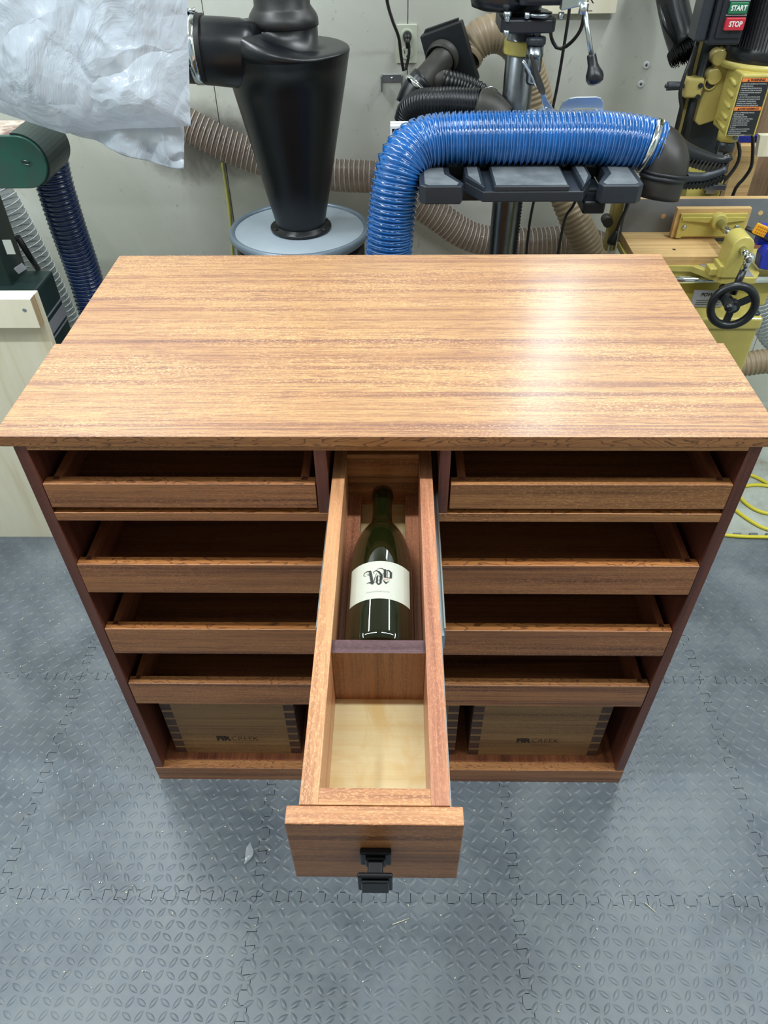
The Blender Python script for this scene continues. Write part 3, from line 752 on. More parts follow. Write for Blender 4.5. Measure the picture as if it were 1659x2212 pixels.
# ---------------------------------------------------------------- cyclone and drum
CX, CY = -.2335, 1.15
cy = thing('cyclone_separator', 'tall black plastic dust cyclone cone standing on the drum lid', 'cyclone', (CX, CY, .714))
body = [(.0620, .7140), (.0614, .7219), (.0795, .8056), (.1039, .9245), (.1286, 1.0420), (.1425, 1.1120)]
b = MB(); N_ = 64; rows = []
def topz(a):   # spiral roof: falls from the inlet side round to the right
    a = a % (2*PI)
    w_ = (a-.45*PI)/(.45*PI) if a < PI else (1 if a < 1.12*PI else 1-(a-1.12*PI)/(.62*PI))
    w_ = min(max(w_, 0), 1); return 1.120+.044*w_*w_*(3-2*w_)
for (r, z) in body: rows.append([V((CX+r*math.cos(2*PI*k/N_), CY+r*math.sin(2*PI*k/N_), z)) for k in range(N_)])
for (r, f) in ((.1430, .0), (.1412, .55), (.1360, .88), (.1280, 1.0), (.100, 1.06), (.074, 1.12)):
    rows.append([V((CX+r*math.cos(2*PI*k/N_), CY+r*math.sin(2*PI*k/N_), 1.112+(topz(2*PI*k/N_)-1.112)*f)) for k in range(N_)])
rows.append([V((CX+.0735*math.cos(2*PI*k/N_), CY+.0735*math.sin(2*PI*k/N_), 1.166)) for k in range(N_)])
b.grid(rows, 0, True, True)
# tangential inlet
ip = [at(392, 108, 1.08), at(425, 109, 1.08), at(470, 112, 1.08), at(515, 116, 1.085), at(550, 122, 1.10)]
b.tube(ip, [(.0625, .055), (.0640, .056), (.0650, .056), (.066, .055), (.062, .045)], 32)
b.build('cyclone_body', M_cyc, cy)
MB().lathe([(.060, .716), (.0786, .716), (.0790, .7185), (.0786, .7215), (.0640, .7235), (.0620, .730), (.060, .730)], (CX, CY, 0), n=40).build('bottom_flange', M_black, cy)
fl_ = MB()
for k in range(6):
    a = 2*PI*k/6+.5; fl_.lathe([(.005, .722), (.005, .7245), (.0035, .7262)], (CX+.0712*math.cos(a), CY+.0712*math.sin(a), 0), n=10)
fl_.build('flange_bolts', M_dusty, cy)
MB().lathe([(.072, 1.158), (.0765, 1.160), (.0762, 1.172), (.0730, 1.180), (.0655, 1.190), (.0610, 1.196), (.0600, 1.24), (.060, 1.70)], (CX, CY, 0), n=40).build('outlet_boot', M_rub, cy)
c_ = at(427, 106, 1.08)
MB().lathe([(.0660, -.0085), (.0676, -.0085), (.0676, .0085), (.0660, .0085), (.0660, -.0085)], c_, (1, 0, .02), n=40, caps=False).build('hose_clamp', M_chrome, cy)
MB().cyl(c_+V((-.008, -.01, .071)), c_+V((.010, -.01, .072)), .0045, n=10).cyl(c_+V((-.011, -.01, .071)), c_+V((-.008, -.01, .071)), .0065, n=6).build('clamp_screw', M_chrome, cy)
MB().tube([c_+V((-.16, .0, 0)), c_+V((-.03, 0, 0)), c_+V((.018, 0, 0))], [(.060), .0635, .0650], 32).build('inlet_sleeve', M_rub, cy)

DXc, DYc = -.2380, 1.15
dr = thing('steel_drum', 'black drum with pale grey lid and clamp ring under the cyclone', 'drum', (DXc, DYc, 0))
MB().lathe([(.160, 0), (.168, .004), (.168, .3), (.172, .31), (.168, .32), (.168, .672), (.160, .674)], (DXc, DYc, 0), n=56).build('drum_body', M_black, dr)
MB().lathe([(.1, .690), (.1725, .692), (.1735, .700), (.1720, .7090), (.1660, .7120), (.040, .7132), (.001, .7134)], (DXc, DYc, 0), n=56).build('drum_lid', M_drumlid, dr)
MB().torus((DXc, DYc, .7075), .1745, (.0085, .0112), (0, 0, 1), 64, 12).build('clamp_ring', M_ring, dr)
lt = MB(); p = at(745, 541, DYc-.155)
a0 = math.radians(-56); pc = V((DXc+.180*math.cos(a0), DYc+.180*math.sin(a0), .688)); tg = V((-math.sin(a0), math.cos(a0), 0)); nr = V((math.cos(a0), math.sin(a0), 0))
for s in (-.022, .014): lt.obox(pc+tg*s+nr*.004, tg*.004, nr*.010, (0, 0, .013))
lt.cyl(pc-tg*.03+nr*.008, pc+tg*.032+nr*.008, .0038, n=10)
lt.cyl(pc+tg*.024+nr*.008, pc+tg*.030+nr*.008, .0075, n=6)
lt.build('ring_latch', M_galv, dr, .0008)

# ---------------------------------------------------------------- big blue hose on the drill press table, with its black hood
bh = thing('dust_hose', 'bright blue ribbed hose lying across the drill press table with black hood end', 'hose', (.2, .86, .95))
HP = [at(824, 900, .80), at(832, 720, .80), at(838, 600, .80), at(841, 533, .80), at(848, 455, .805), at(857, 388, .815), at(872, 345, .83), at(903, 314, .85), at(950, 302, .86), at(1010, 299, .86), at(1090, 298, .86), at(1180, 298, .86), at(1270, 298, .86), at(1340, 303, .86), at(1385, 310, .858), at(1424, 322, .850)]
hose('ribbed_hose', HP, .0500, .0118, .0058, [M_bluehose], bh, n=28, wire='spiral_rib', wire_mat=M_bluewire, wr=.0011, jag=True)
pa, pb = at(1385, 311, .858), at(1408, 318, .853); ax = (pb-pa).normalized()
MB().lathe([(.0500, -.006), (.0522, -.006), (.0522, .006), (.0500, .006), (.0500, -.006)], at(1402, 316, .855), ax, n=44, caps=False).build('hose_clamp', M_chrome, bh)
hp = [at(1396, 314, .855), at(1426, 325, .848), at(1438, 345, .835), at(1436, 372, .828), at(1428, 396, .824), at(1419, 426, .820)]
hd = MB().tube(catmull(hp, .008), lambda i: .0455 if i < 5 else .0445, 36)
hood = hd.build('hood_elbow', M_dusty, bh)
hood.data.materials[0] = plain('hood_black', srgb(46, 43, 41), .42, noise=.3, nscale=18)
ex = (hp[-1]-hp[-2]).normalized()
MB().lathe([(.0450, -.004), (.0468, -.003), (.0468, .003), (.0450, .004)], hp[-2]+V((0, 0, .012)), ex, n=36, caps=False).lathe([(.0450, -.003), (.0464, -.002), (.0464, .002), (.0450, .003)], hp[-3]+V((0, -.006, .0)), ex, n=36, caps=False).build('rib_rings', M_blackm, hood)
def arm(pts, ra, rb):
    path = catmull(pts, .008); n_ = len(path)-1
    ab = MB().tube(path, lambda i: (ra*(1-i/n_)+rb*(i/n_), (ra*(1-i/n_)+rb*(i/n_))*.8), 16)
    return ab, path
ab, path = arm([at(1450, 305, .855), at(1470, 322, .86), at(1500, 334, .865), at(1540, 345, .868), at(1563, 347, .868), at(1580, 338, .868)], .021, .0075)
am = ab.build('hood_arm', M_black, hood)
tb = MB()
for i in range(4, len(path)-2, 1):
    if i % 1 == 0: p = path[i]; tb.obox(p+V((.004, -.004, -.014)), (.0016, 0, 0), (0, .006, 0), (.004, 0, .009))
tag(tb.build('comb_teeth', M_dusty, am), kind='stuff')
ab, path = arm([at(1462, 385, .84), at(1490, 384, .845), at(1520, 383, .85), at(1550, 375, .85), at(1570, 365, .85)], .013, .007)
am = ab.build('hood_arm', M_paint, hood)
tb = MB()
for i in range(1, len(path)-1): p = path[i]; tb.obox(p+V((.002, -.002, -.014)), (.0016, 0, 0), (0, .006, 0), (.003, 0, .007))
tag(tb.build('comb_teeth', M_black, am), kind='stuff')

# white vinyl board
wv = MB(); a = at(843, 268, .95); b_ = at(1431, 268, .95)
for k in range(4): wv.box(a.x, b_.x+.003*k, .932+.011*k, .9405+.011*k, .962, 1.013-.001*(k % 2))
wv.box(a.x+.004, b_.x-.002, .932, .975, .9616, 1.008)
tag(wv.build('vinyl_board', M_whitevin), 'white ribbed vinyl board lying behind the blue hose on the drill press table', 'board')

# ---------------------------------------------------------------- drill press
dp = thing('drill_press', 'drill press with polished column, slotted iron table and black head behind the blue hose', 'drill press', (.29, 1.08, 0))
cX = at(1112, 300, 1.08).x; cX2 = at(1087, 450, 1.08).x; cX = (cX+cX2)/2
MB().cyl((cX, 1.08, .05), (cX, 1.08, 1.62), .0325, n=40).build('column', M_steel, dp)
MB().lathe([(.13, 0), (.13, .02), (.06, .04), (.05, .09), (.0335, .09)], (cX, 1.08, 0), n=32).build('base', M_paint, dp)
rk = MB(); rk.box(cX+.029, cX+.036, 1.07, 1.09, .45, .93)
for k in range(60): rk.box(cX+.035, cX+.0395, 1.072, 1.088, .452+k*.0079, .4555+k*.0079)
rk.build('rack', M_paint, dp)
zr_ = at(1108, 106, 1.05).z
MB().lathe([(.033, -.013), (.0375, -.013), (.0385, -.010), (.0385, .010), (.0375, .013), (.033, .013), (.033, -.013)], (cX, 1.08, zr_), n=40, caps=False).build('collar', M_yel, dp)
# table: T slotted, chamfered corners, separate edge blocks
ZT = .961; YT0, YT1 = .722, 1.015
def X_(u, v=404, Y=YT0): return at(u, v, Y).x
tbm = MB(); zt0 = ZT-.030
xa, xb = X_(1037), X_(1262); xl, xr = X_(1010), X_(1290)
# centre casting with chamfers; split by the two T-slots
s1a, s1b, s2a, s2b = X_(1049), X_(1068), X_(1231), X_(1256)
def slab(pts, z0, z1, mt=0): tbm.prism([(x, y, z0) for x, y in pts], (0, 0, z1-z0), mt)
slab([(xl, YT0+.055), (xl+.006, YT0+.045), (s1a-.004, YT0), (s2b+.006, YT0), (xr-.006, YT0+.045), (xr, YT0+.055), (xr, YT1), (xl, YT1)], zt0, ZT-.010)
tbm.box(s1b, s2a, YT0, YT1, ZT-.010, ZT)
slab([(xl, YT0+.058), (s1a-.006, YT0+.004), (s1a-.002, YT0), (s1a-.002, YT1), (xl, YT1)], ZT-.010, ZT)
slab([(s2b+.002, YT0), (s2b+.006, YT0+.004), (xr, YT0+.058), (xr, YT1), (s2b+.002, YT1)], ZT-.010, ZT)
xo0, xo1 = X_(907), X_(1394)
slab([(xo0, YT0+.012), (xo0+.012, YT0), (xl-.012, YT0), (xl-.006, YT0+.02), (xl-.030, YT0+.075), (xl-.034, YT1), (xo0, YT1)], zt0-.004, ZT)
slab([(xr+.006, YT0+.02), (xr+.012, YT0), (xo1-.012, YT0), (xo1, YT0+.012), (xo1, YT1), (xr+.034, YT1), (xr+.030, YT0+.075)], zt0-.004, ZT)
tbm.box(xo0, xo1, .87, 1.01, zt0-.002, ZT-.012)
tb_ = tbm.build('table', M_paint, dp, .003, 3)
tp = MB(); e_ = .0006
tp.prism([(s1b+.004, YT0+.006, ZT), (s2a-.004, YT0+.006, ZT), (s2a-.004, YT1-.01, ZT), (s1b+.004, YT1-.01, ZT)], (0, 0, e_))
tp.prism([(xl+.006, YT0+.062, ZT), (s1a-.008, YT0+.010, ZT), (s1a-.008, YT1-.01, ZT), (xl+.006, YT1-.01, ZT)], (0, 0, e_))
tp.prism([(s2b+.008, YT0+.010, ZT), (xr-.006, YT0+.062, ZT), (xr-.006, YT1-.01, ZT), (s2b+.008, YT1-.01, ZT)], (0, 0, e_))
tp.prism([(xo0+.010, YT0+.016, ZT), (xo0+.018, YT0+.008, ZT), (xl-.020, YT0+.008, ZT), (xl-.016, YT0+.02, ZT), (xl-.042, YT0+.07, ZT), (xl-.044, YT1-.01, ZT), (xo0+.010, YT1-.01, ZT)], (0, 0, e_))
tp.prism([(xr+.016, YT0+.02, ZT), (xr+.020, YT0+.008, ZT), (xo1-.018, YT0+.008, ZT), (xo1-.010, YT0+.016, ZT), (xo1-.010, YT1-.01, ZT), (xr+.044, YT1-.01, ZT), (xr+.042, YT0+.07, ZT)], (0, 0, e_))
tp.build('machined_surface', M_iron, tb_)
MB().box(cX-.05, cX+.05, 1.01, 1.13, .86, .93).box(xl-.03, xr+.03, .80, 1.0, .905, .93).build('table_bracket', M_paint, dp, .004)
MB().box(X_(1272), X_(1322), .74, .80, .900, .924).build('angle_lock', M_black, dp, .004)
# head
zh = at(1140, 52, 1.02).z
hb = MB(); xh0, xh1 = at(1083, 52, .99).x, at(1202, 52, .99).x
hb.prism([(xh0, 1.0, zh-.011), (xh0+.008, .985, zh-.011), (xh1-.008, .985, zh-.011), (xh1, 1.0, zh-.011), (xh1, 1.10, zh-.011), (cX+.04, 1.13, zh-.011), (cX-.04, 1.13, zh-.011), (xh0, 1.10, zh-.011)], (0, 0, .024))
hb.build('depth_bracket', M_head, dp, .003)
hz = zh+.036
h2 = MB(); a = at(1121, 26, .98); b_ = at(1243, 26, .98)
h2.box(a.x, b_.x, .98, 1.12, hz, hz+.30); h2.box(at(1080, 22, 1.0).x, a.x, 1.0, 1.12, hz+.004, hz+.30)
h2.build('head_housing', M_head, dp, .004)
MB().box(a.x+.012, b_.x-.014, .976, .98, hz+.006, hz+.10).build('front_plate', M_blackm, dp, .003)
pm = (a.x+b_.x)/2+.008
MB().lathe([(.034, 0), (.034, .008), (.030, .011)], (pm, .976, hz+.054), (0, -1, 0), n=36).build('red_switch', M_redd, dp)
sc = MB()
for x in (a.x+.020, b_.x-.022): sc.lathe([(.0032, 0), (.0032, .001), (.0018, .002)], (x, .976, hz+.014), (0, -1, 0), n=10)
sc.build('plate_screws', M_steel, dp)
mo = MB(); mc = at(1085, 0, 1.02); mo.lathe([(.040, -.02), (.058, -.014), (.062, 0), (.062, .2), (.05, .22)], (mc.x, 1.05, hz+.005), n=36); mo.build('motor_cover', M_black, dp)
sp = at(1160, 100, .98).x; z1_ = at(1160, 62, .98).z
def zz(v, Y=.98): return at(1160, v, Y).z
qy = 1.00
MB().lathe([(.026, zz(38)), (.026, zz(30)), (.0, zz(30))], (sp, qy, 0), n=28).lathe([(.0115, zz(62)), (.0115, zz(70)), (.008, zz(78)), (.008, zz(84))][::-1], (sp, qy, 0), n=20).build('quill', M_steel, dp)
MB().lathe([(.009, zz(82)), (.019, zz(84)), (.020, zz(88)), (.020, zz(98)), (.019, zz(100))][::-1], (sp, qy, 0), n=28).build('chuck_collar', M_paint, dp)
MB().lathe([(.017, zz(100)), (.017, zz(118)), (.0178, zz(119)), (.0178, zz(126)), (.016, zz(128)), (.0172, zz(132)), (.0172, zz(158)), (.013, zz(166)), (.0125, zz(180)), (.009, zz(187))][::-1], (sp, qy, 0), n=28).build('drill_chuck', M_steel, dp)
nt = MB()
for (u, v, dz) in ((1096, 30, 0), (1094, 70, 0)):
    p = at(u, v, .985); nt.cyl(p-V((0, 0, .004)), p+V((0, 0, .004)), .0085 if v < 50 else .0065, n=6)
p = at(1096, 38, .985); nt.cyl(p-V((0, 0, .006)), p+V((0, 0, .004)), .0055, n=12)
for u in (1139, 1212): p = at(u, 33, .985); nt.cyl(p-V((0, 0, .005)), p+V((0, 0, .005)), .006, n=6)
nt.build('hex_bolts', M_galv, dp)
h_ = at(1262, 14, .95); e2 = at(1278, 122, .93)
MB().cyl(h_, e2, .0048, n=12).cyl(h_+V((-.001, 0, -.012)), h_+V((.0, 0, .006)), .0095, .0088, n=6).build('feed_lever', M_galv, dp)
MB().obox(h_+V((-.02, .02, .006)), (.022, 0, .004), (0, .012, 0), (0, 0, .010)).build('lever_hub', M_galv, dp, .002)
dk = (e2-h_).normalized()
MB().lathe([(.0085, -.004), (.0092, 0), (.0098, .014), (.0125, .022), (.0165, .030), (.0175, .038), (.0150, .046), (.008, .050), (.001, .051)], e2, dk, n=24).build('lever_knob', M_black, dp)

# power cords
def cord(pts, r, label, name='power_cord', mat=M_rub):
    return tag(MB().tube(catmull(pts, .012), r, 8).build(name, mat), label, 'cord')
cord([at(834, -60, 1.20), at(836, 0, 1.25), at(848, 45, 1.32), at(861, 80, 1.36), at(867, 125, 1.38), at(873, 155, 1.385), at(880, 135, 1.39), at(884, 110, 1.39), at(882, 90, 1.395), at(880, 78, 1.398)], .0040, 'black power cord looping down from above into the wall outlet')
cord([at(1234, -40, 1.2), at(1229, 28, 1.2), at(1215, 120, 1.21), at(1203, 190, 1.22), at(1193, 240, 1.22), at(1177, 340, 1.22), at(1154, 431, 1.22), at(1143, 490, 1.22), at(1136, 560, 1.22)], .0036, 'black cord hanging straight down the wall right of the drill press column')
cord([at(1189, 62, 1.05), at(1192, 85, 1.08), at(1204, 104, 1.08), at(1220, 102, 1.08), at(1240, 85, 1.06), at(1255, 62, 1.03), at(1262, 30, 1.0)], .0038, 'short black cord looped under the drill press head')
cord([at(1246, 425, 1.1), at(1238, 445, 1.1), at(1223, 466, 1.12), at(1214, 500, 1.15), at(1203, 560, 1.2)], .0036, 'black cord hanging under the right half of the drill press table')

# locking clamp on the table
lc = thing('locking_clamp', 'silver locking clamp with black grip standing behind the blue hose', 'clamp', (.42, .99, .962))
def C3(x, y): return (800+x/3.190, y/3.190)
def plate(pts, Y, th): 
    P = [at(*C3(x, y), Y) for x, y in pts]; return MB().prism(P, (0, th, 0))
plate([(1300, 790), (1310, 745), (1330, 705), (1370, 680), (1420, 671), (1560, 668), (1590, 676), (1605, 700), (1608, 790), (1572, 790), (1568, 762), (1548, 748), (1440, 747), (1400, 755), (1370, 775), (1345, 795)], .985, .008).build('frame_arm', M_galv, lc, .001)
plate([(1080, 775), (1090, 760), (1120, 757), (1150, 765), (1180, 742), (1210, 730), (1240, 740), (1285, 795), (1190, 800), (1110, 795)], .985, .008).build('jaw_plate', M_galv, lc, .001)
plate([(1172, 640), (1205, 640), (1222, 690), (1275, 770), (1285, 800), (1250, 800), (1200, 770), (1182, 700)], .980, .005).build('lever_arm', M_galv, lc, .001)
plate([(1100, 385), (1112, 376), (1126, 392), (1165, 500), (1208, 620), (1208, 650), (1185, 656), (1165, 640), (1140, 560), (1115, 450)], .974, .012).build('grip', M_dusty, lc, .003)
MB().tube([at(*C3(1142, 600), .975), at(*C3(1120, 540), .975), at(*C3(1060, 440), .975), at(*C3(1046, 425), .975), at(*C3(1052, 412), .975), at(*C3(1064, 425), .975), at(*C3(1105, 500), .975)], .0022, 8).build('release_lever', M_galv, lc)
p = at(*C3(1211, 750), .98); MB().cyl(p+V((0, -.005, 0)), p+V((0, .003, 0)), .0035, n=12).build('rivet', M_galv, lc)
for (x_, w2) in ((1580, .012), (1190, .016)):
    p = at(*C3(x_, 795), .985); MB().box(p.x-w2, p.x+w2, .979, .997, .9618, p.z+.004).build('foot_pad', M_galv, lc, .001)

# ---------------------------------------------------------------- blast gate, fittings and hoses behind
ga = thing('blast_gate', 'square black blast gate tilted against the wall hoses', 'blast gate', at(965, 130, 1.2))
c4 = [at(907, 80, 1.215), at(995, 48, 1.215), at(1032, 174, 1.215), at(935, 186, 1.215)]
MB().prism(c4, (0.006, .014, .004)).build('gate_plate', M_blackm, ga, .001)
c4b = [at(914, 74, 1.232), at(918, 64, 1.232), at(990, 39, 1.232), at(991, 45, 1.232)]
MB().prism(c4b, (0.002, .012, .0)).build('slide_plate', M_blackm, ga, .001)
gc = at(957, 122, 1.21)
gd = V((-.35, -.86, -.38)).normalized()
MB().lathe([(.036, -.006), (.0385, .0), (.0375, .018), (.0345, .020), (.0345, .0)], gc, gd, n=36, caps=False).build('port_ring', M_dusty, ga)
yf = thing('wye_fitting', 'dusty black wye pipe fitting plugged into the blast gate', 'pipe fitting', at(925, 165, 1.16))
ypath = catmull([gc+V((.004, .0, .004)), at(952, 133, 1.185), at(938, 150, 1.17), at(920, 170, 1.16), at(905, 184, 1.15)], .008)
MB().tube(ypath, lambda i: .0245+.0012*min(i, 3), 28).tube([at(932, 160, 1.165), at(948, 170, 1.165), at(960, 178, 1.162)], [.026, .0265, .0265], 24).build('pipe', M_dusty, yf)
MB().tube(catmull([at(915, 172, 1.15), at(902, 186, 1.145), at(890, 204, 1.14), at(880, 228, 1.135)], .008), lambda i: .030-.0002*i, 28).build('elbow', M_black, yf)
p = at(900, 186, 1.145); MB().lathe([(.0305, -.006), (.0318, -.006), (.0318, .006), (.0305, .006), (.0305, -.006)], p, (at(890, 204, 1.14)-at(905, 184, 1.145)), n=36, caps=False).build('hose_clamp', M_chrome, yf)
o = hose('flex_hose', [at(876, 262, 1.10), at(884, 238, 1.09), at(905, 223, 1.07), at(935, 218, 1.05), at(975, 217, 1.04), at(1010, 219, 1.03), at(1036, 221, 1.022)], .0275, .0068, .0030, [M_black])
tag(o, 'shiny black flexible hose curling forward just above the blue hose', 'hose')
o = hose('flex_hose', [at(950, 172, 1.165), at(968, 177, 1.16), at(1000, 186, 1.16), at(1030, 200, 1.155), at(1052, 218, 1.15)], .0255, .0078, .0028, [M_black])
tag(o, 'black flexible hose running right from the wye fitting under the blast gate', 'hose')
jf = thing('hose_connector', 'grey dusty pipe connector joining the two black flex hoses beside the column', 'pipe fitting', at(1065, 225, 1.1))
MB().tube(catmull([at(1034, 221, 1.015), at(1050, 227, 1.01), at(1070, 239, 1.005), at(1086, 256, 1.0)], .008), .0285, 28).build('pipe', M_dusty, jf)
MB().tube([at(1050, 214, 1.13), at(1060, 222, 1.09), at(1072, 236, 1.03)], [.026, .027, .027], 24).build('branch', M_dusty, jf)
p = at(1053, 216, 1.12); MB().lathe([(.0275, -.004), (.0287, -.004), (.0287, .004), (.0275, .004), (.0275, -.004)], p, (at(1075, 236, 1.10)-at(1048, 215, 1.15)), n=30, caps=False).build('hose_clamp', M_chrome, jf)
p = at(1069, 208, 1.06); MB().cyl(p-V((.003, 0, .004)), p+V((.003, 0, .004)), .004, n=10).build('clamp_screw', M_galv, jf)
o = hose('ribbed_hose', [at(1003, 128, 1.255), at(1012, 108, 1.27), at(1035, 84, 1.275), at(1068, 72, 1.28), at(1104, 84, 1.285), at(1130, 120, 1.29), at(1148, 175, 1.30), at(1160, 225, 1.30), at(1175, 290, 1.30), at(1196, 360, 1.30), at(1222, 425, 1.27), at(1245, 480, 1.255), at(1272, 540, 1.25), at(1300, 610, 1.25)], .0415, .0125, .0036, [M_tan], n=24)
tag(o, 'tan ribbed hose arching from the blast gate behind the column down to the floor', 'hose')

# ---------------------------------------------------------------- outlet, plug, bracket, sign, washers
ou = thing('wall_outlet', 'ivory double power outlet on the back wall', 'outlet', at(879, 95, WY))
a, b_ = at(857, 137, WY-.003), at(901, 52, WY-.003)
pl = MB().box(a.x, b_.x, WY-.0045, WY, a.z, b_.z).build('cover_plate', M_outlet, ou, .0015)
sk = MB(); cx0 = (a.x+b_.x)/2; cz0 = (a.z+b_.z)/2
for s in (1, -1): sk.lathe([(.0145, 0), (.0145, .0018), (.0135, .0024)], (cx0, WY-.0045, cz0+s*.0190), (0, -1, 0), n=28)
sk.build('socket', M_outlet, ou)
sl = MB()
for s in (1, -1):
    for dx in (-.0050, .0050): sl.box(cx0+dx-.0009, cx0+dx+.0009, WY-.0074, WY-.0066, cz0+s*.0190-.001, cz0+s*.0190+.006)
    sl.cyl((cx0+.001, WY-.0074, cz0+s*.0190-.007), (cx0+.001, WY-.0066, cz0+s*.0190-.007), .0020, n=10)
sl.build('slots', M_ink, ou)
pg = MB(); p = V((cx0+.001, WY-.007, cz0+.019))
pg.lathe([(.011, 0), (.0115, .006), (.0100, .014), (.0070, .020), (.0055, .021)], p, (0, -1, -.25), n=24); pg.tube([p+V((0, -.018, -.003)), p+V((.0005, -.021, -.012)), p+V((.001, -.022, -.024))], [.0065, .0060, .0045], 12)
tag(pg.build('plug', M_rub), 'black plug in the upper socket of the wall outlet', 'plug')
bk = thing('wall_bracket', 'small galvanised bracket screwed to the wall below the outlet', 'bracket', at(847, 170, WY))
b = MB(); a, b_ = at(823, 178, WY), at(870, 160, WY); b.box(a.x, b_.x, WY-.0025, WY, a.z, b_.z)
for x in (a.x, b_.x-.004): b.box(x, x+.004, WY-.020, WY, a.z-.018, b_.z)
b.build('plate', M_galv, bk, .0006)
MB().lathe([(.0045, 0), (.0035, .002), (.001, .0025)], ((a.x+b_.x)/2, WY-.0025, (a.z+b_.z)/2), (0, -1, 0), n=14).build('screw', M_chrome, bk)
for i, (u, v, lb_) in enumerate(((1396, 141, 'upper white plastic washer screwed to the wall'), (1384, 182, 'lower white plastic washer screwed to the wall'))):
    p = at(u, v, WY); b = MB().lathe([(.0085, 0), (.0085, .0016), (.0075, .0024), (.0028, .0024), (.0024, .001)], (p.x, WY, p.z), (0, -1, 0), n=24).build('wall_washer', M_whitevin); tag(b, lb_, 'washer', 'white washers on the wall')
    MB().lathe([(.0022, 0), (.0022, .003)], (p.x, WY, p.z), (0, -1, 0), n=10).build('screw', M_steel, b)
sg = thing('wood_sign', 'pale wooden sign with lettering on the wall above the drill press lever', 'sign', at(1290, 10, WY-.02))
a = at(1262, 27, 1.40); b_ = at(1329, 31, 1.40); zb = (a.z+b_.z)/2
MB().box(b_.x-.30, b_.x, 1.398, 1.414, zb, zb+.075).build('board', W_ply, sg, .0008)
text('lettering', 'FIRCREEK', .038, plane_map((b_.x-.121, 1.398, zb+.032), (1, 0, 0), (0, 0, 1)), M_inkbox, sg, bold=-.0004, sx=.80)
MB().box(b_.x-.085, b_.x-.058, 1.3972, 1.398, zb+.0055, zb+.0065).build('underline', M_inkbox, sg)

# vacuum nozzle hanging on the wall at top
vn = thing('vacuum_nozzle', 'black plastic vacuum nozzle with brush rim hanging on the wall by the mortiser', 'nozzle', at(1465, 60, 1.3))
path = [at(1440, -120, 1.36), at(1446, -40, 1.35), at(1454, 10, 1.33), at(1463, 50, 1.31), at(1474, 86, 1.29), at(1481, 106, 1.275)]
MB().tube(catmull(path, .012), lambda i: (.041+.0003*i, .034), 28).build('nozzle_body', M_black, vn)
rb_ = MB(); rb_.tube([at(1425, 10, 1.30), at(1436, 55, 1.27), at(1460, 95, 1.252)], [.003, .006, .004], 8); rb_.tube([at(1473, 30, 1.285), at(1487, 62, 1.27), at(1494, 90, 1.255)], [.004, .005, .003], 8); rb_.build('nozzle_rib', M_black, vn)
br = MB(); c_ = path[-1]; dn = (path[-1]-path[-2]).normalized()
U_ = dn.cross(V((0, 1, 0))).normalized(); W_ = dn.cross(U_)
for ring in range(5):
    for k in range(90):
        a = 2*PI*k/90+ring*.03; rr_ = .039-.006*ring; p = c_+U_*(rr_*1.05*math.cos(a))+W_*(rr_*.95*math.sin(a))-dn*.006
        q_ = p+dn*(.020+.006*random.random())+V((random.uniform(-.002, .002), random.uniform(-.002, .002), 0)); br.tube([p, q_], .0009, 3, caps=False)
tag(br.build('bristles', M_brush, vn), kind='stuff')

# ---------------------------------------------------------------- mortiser
mt = thing('mortiser_machine', 'yellow and black standing mortising machine with vise and handwheel at the right', 'mortiser', (.85, .95, 0))
FY = .985
def Q(u, v, Y=FY): return at(u, v, Y)
xf0 = (Q(1604, 165).x+Q(1567, 293).x)/2; xf1 = xf0+.0600; zf0 = Q(1567, 294).z; zf1 = Q(1604, 160).z
fb = MB().box(xf0, xf1, FY, 1.075, zf0, zf1).build('head_casting', M_yel, mt, .003)
MB().box(xf0-.002, xf0+.0005, FY-.0015, FY+.010, zf0-.001, zf1).box(xf1-.0005, xf1+.002, FY-.0015, FY+.010, zf0-.001, zf1).build('casting_rib', M_yel, fb, .001)
z01 = (zf1-zf0); lz1 = zf0+z01*.945
lbl = MB().box(xf0+.0018, xf1-.0018, FY-.0010, FY, zf0+.003, lz1).build('warning_label', M_lbl, fb)
hmid = zf0+z01*.455
ob = MB(); 
for (a, b_) in ((lz1-.0075, lz1-.0008), (hmid-.0035, hmid+.0035)): ob.box(xf0+.0018, xf1-.0018, FY-.0015, FY-.001, a, b_)
ob.build('orange_band', M_orange, lbl)
pmx = (xf0+xf1)/2
text('warning_word', 'WARNING', .0062, plane_map((pmx+.004, FY-.0015, lz1-.0042), (1, 0, 0), (0, 0, 1)), M_ink, lbl, bold=.0002)
text('warning_word', 'AVERTISSEMENTS', .0052, plane_map((pmx+.003, FY-.0015, hmid), (1, 0, 0), (0, 0, 1)), M_ink, lbl, bold=.00015)
tg_ = MB()
for (x, z) in ((pmx-.0175, lz1-.0066), (pmx-.0215, hmid-.0022)): tg_.prism([(x, FY-.0019, z), (x+.0046, FY-.0019, z), (x+.0023, FY-.0019, z+.0044)], (0, .0003, 0))
tg_.build('warning_triangle', M_ink, lbl)
lns = ['1. READ AND UNDERSTAND THE MANUAL', 'BEFORE OPERATING.', '2. ALWAYS WEAR EYE PROTECTION.', '3. KEEP HANDS CLEAR OF THE CHISEL.', '4. ALWAYS CLAMP WORK SECURELY', 'TO THE TABLE.', '5. DO NOT WEAR GLOVES OR LOOSE', 'CLOTHING. 6. KEEP GUARDS IN PLACE.', '7. DISCONNECT POWER BEFORE', 'SERVICING OR CHANGING TOOLS.', '8. REMOVE CHUCK KEY BEFORE START.', '9. DO NOT EXPOSE TO RAIN OR USE', 'IN DAMP LOCATIONS.']
zt_ = lz1-.0115
for i, s_ in enumerate(lns): text('print_line', s_, .0030, plane_map((xf0+.0035, FY-.0010, zt_-i*.00405), (1, 0, 0), (0, 0, 1)), M_wtxt, lbl, align='LEFT', sx=.88)
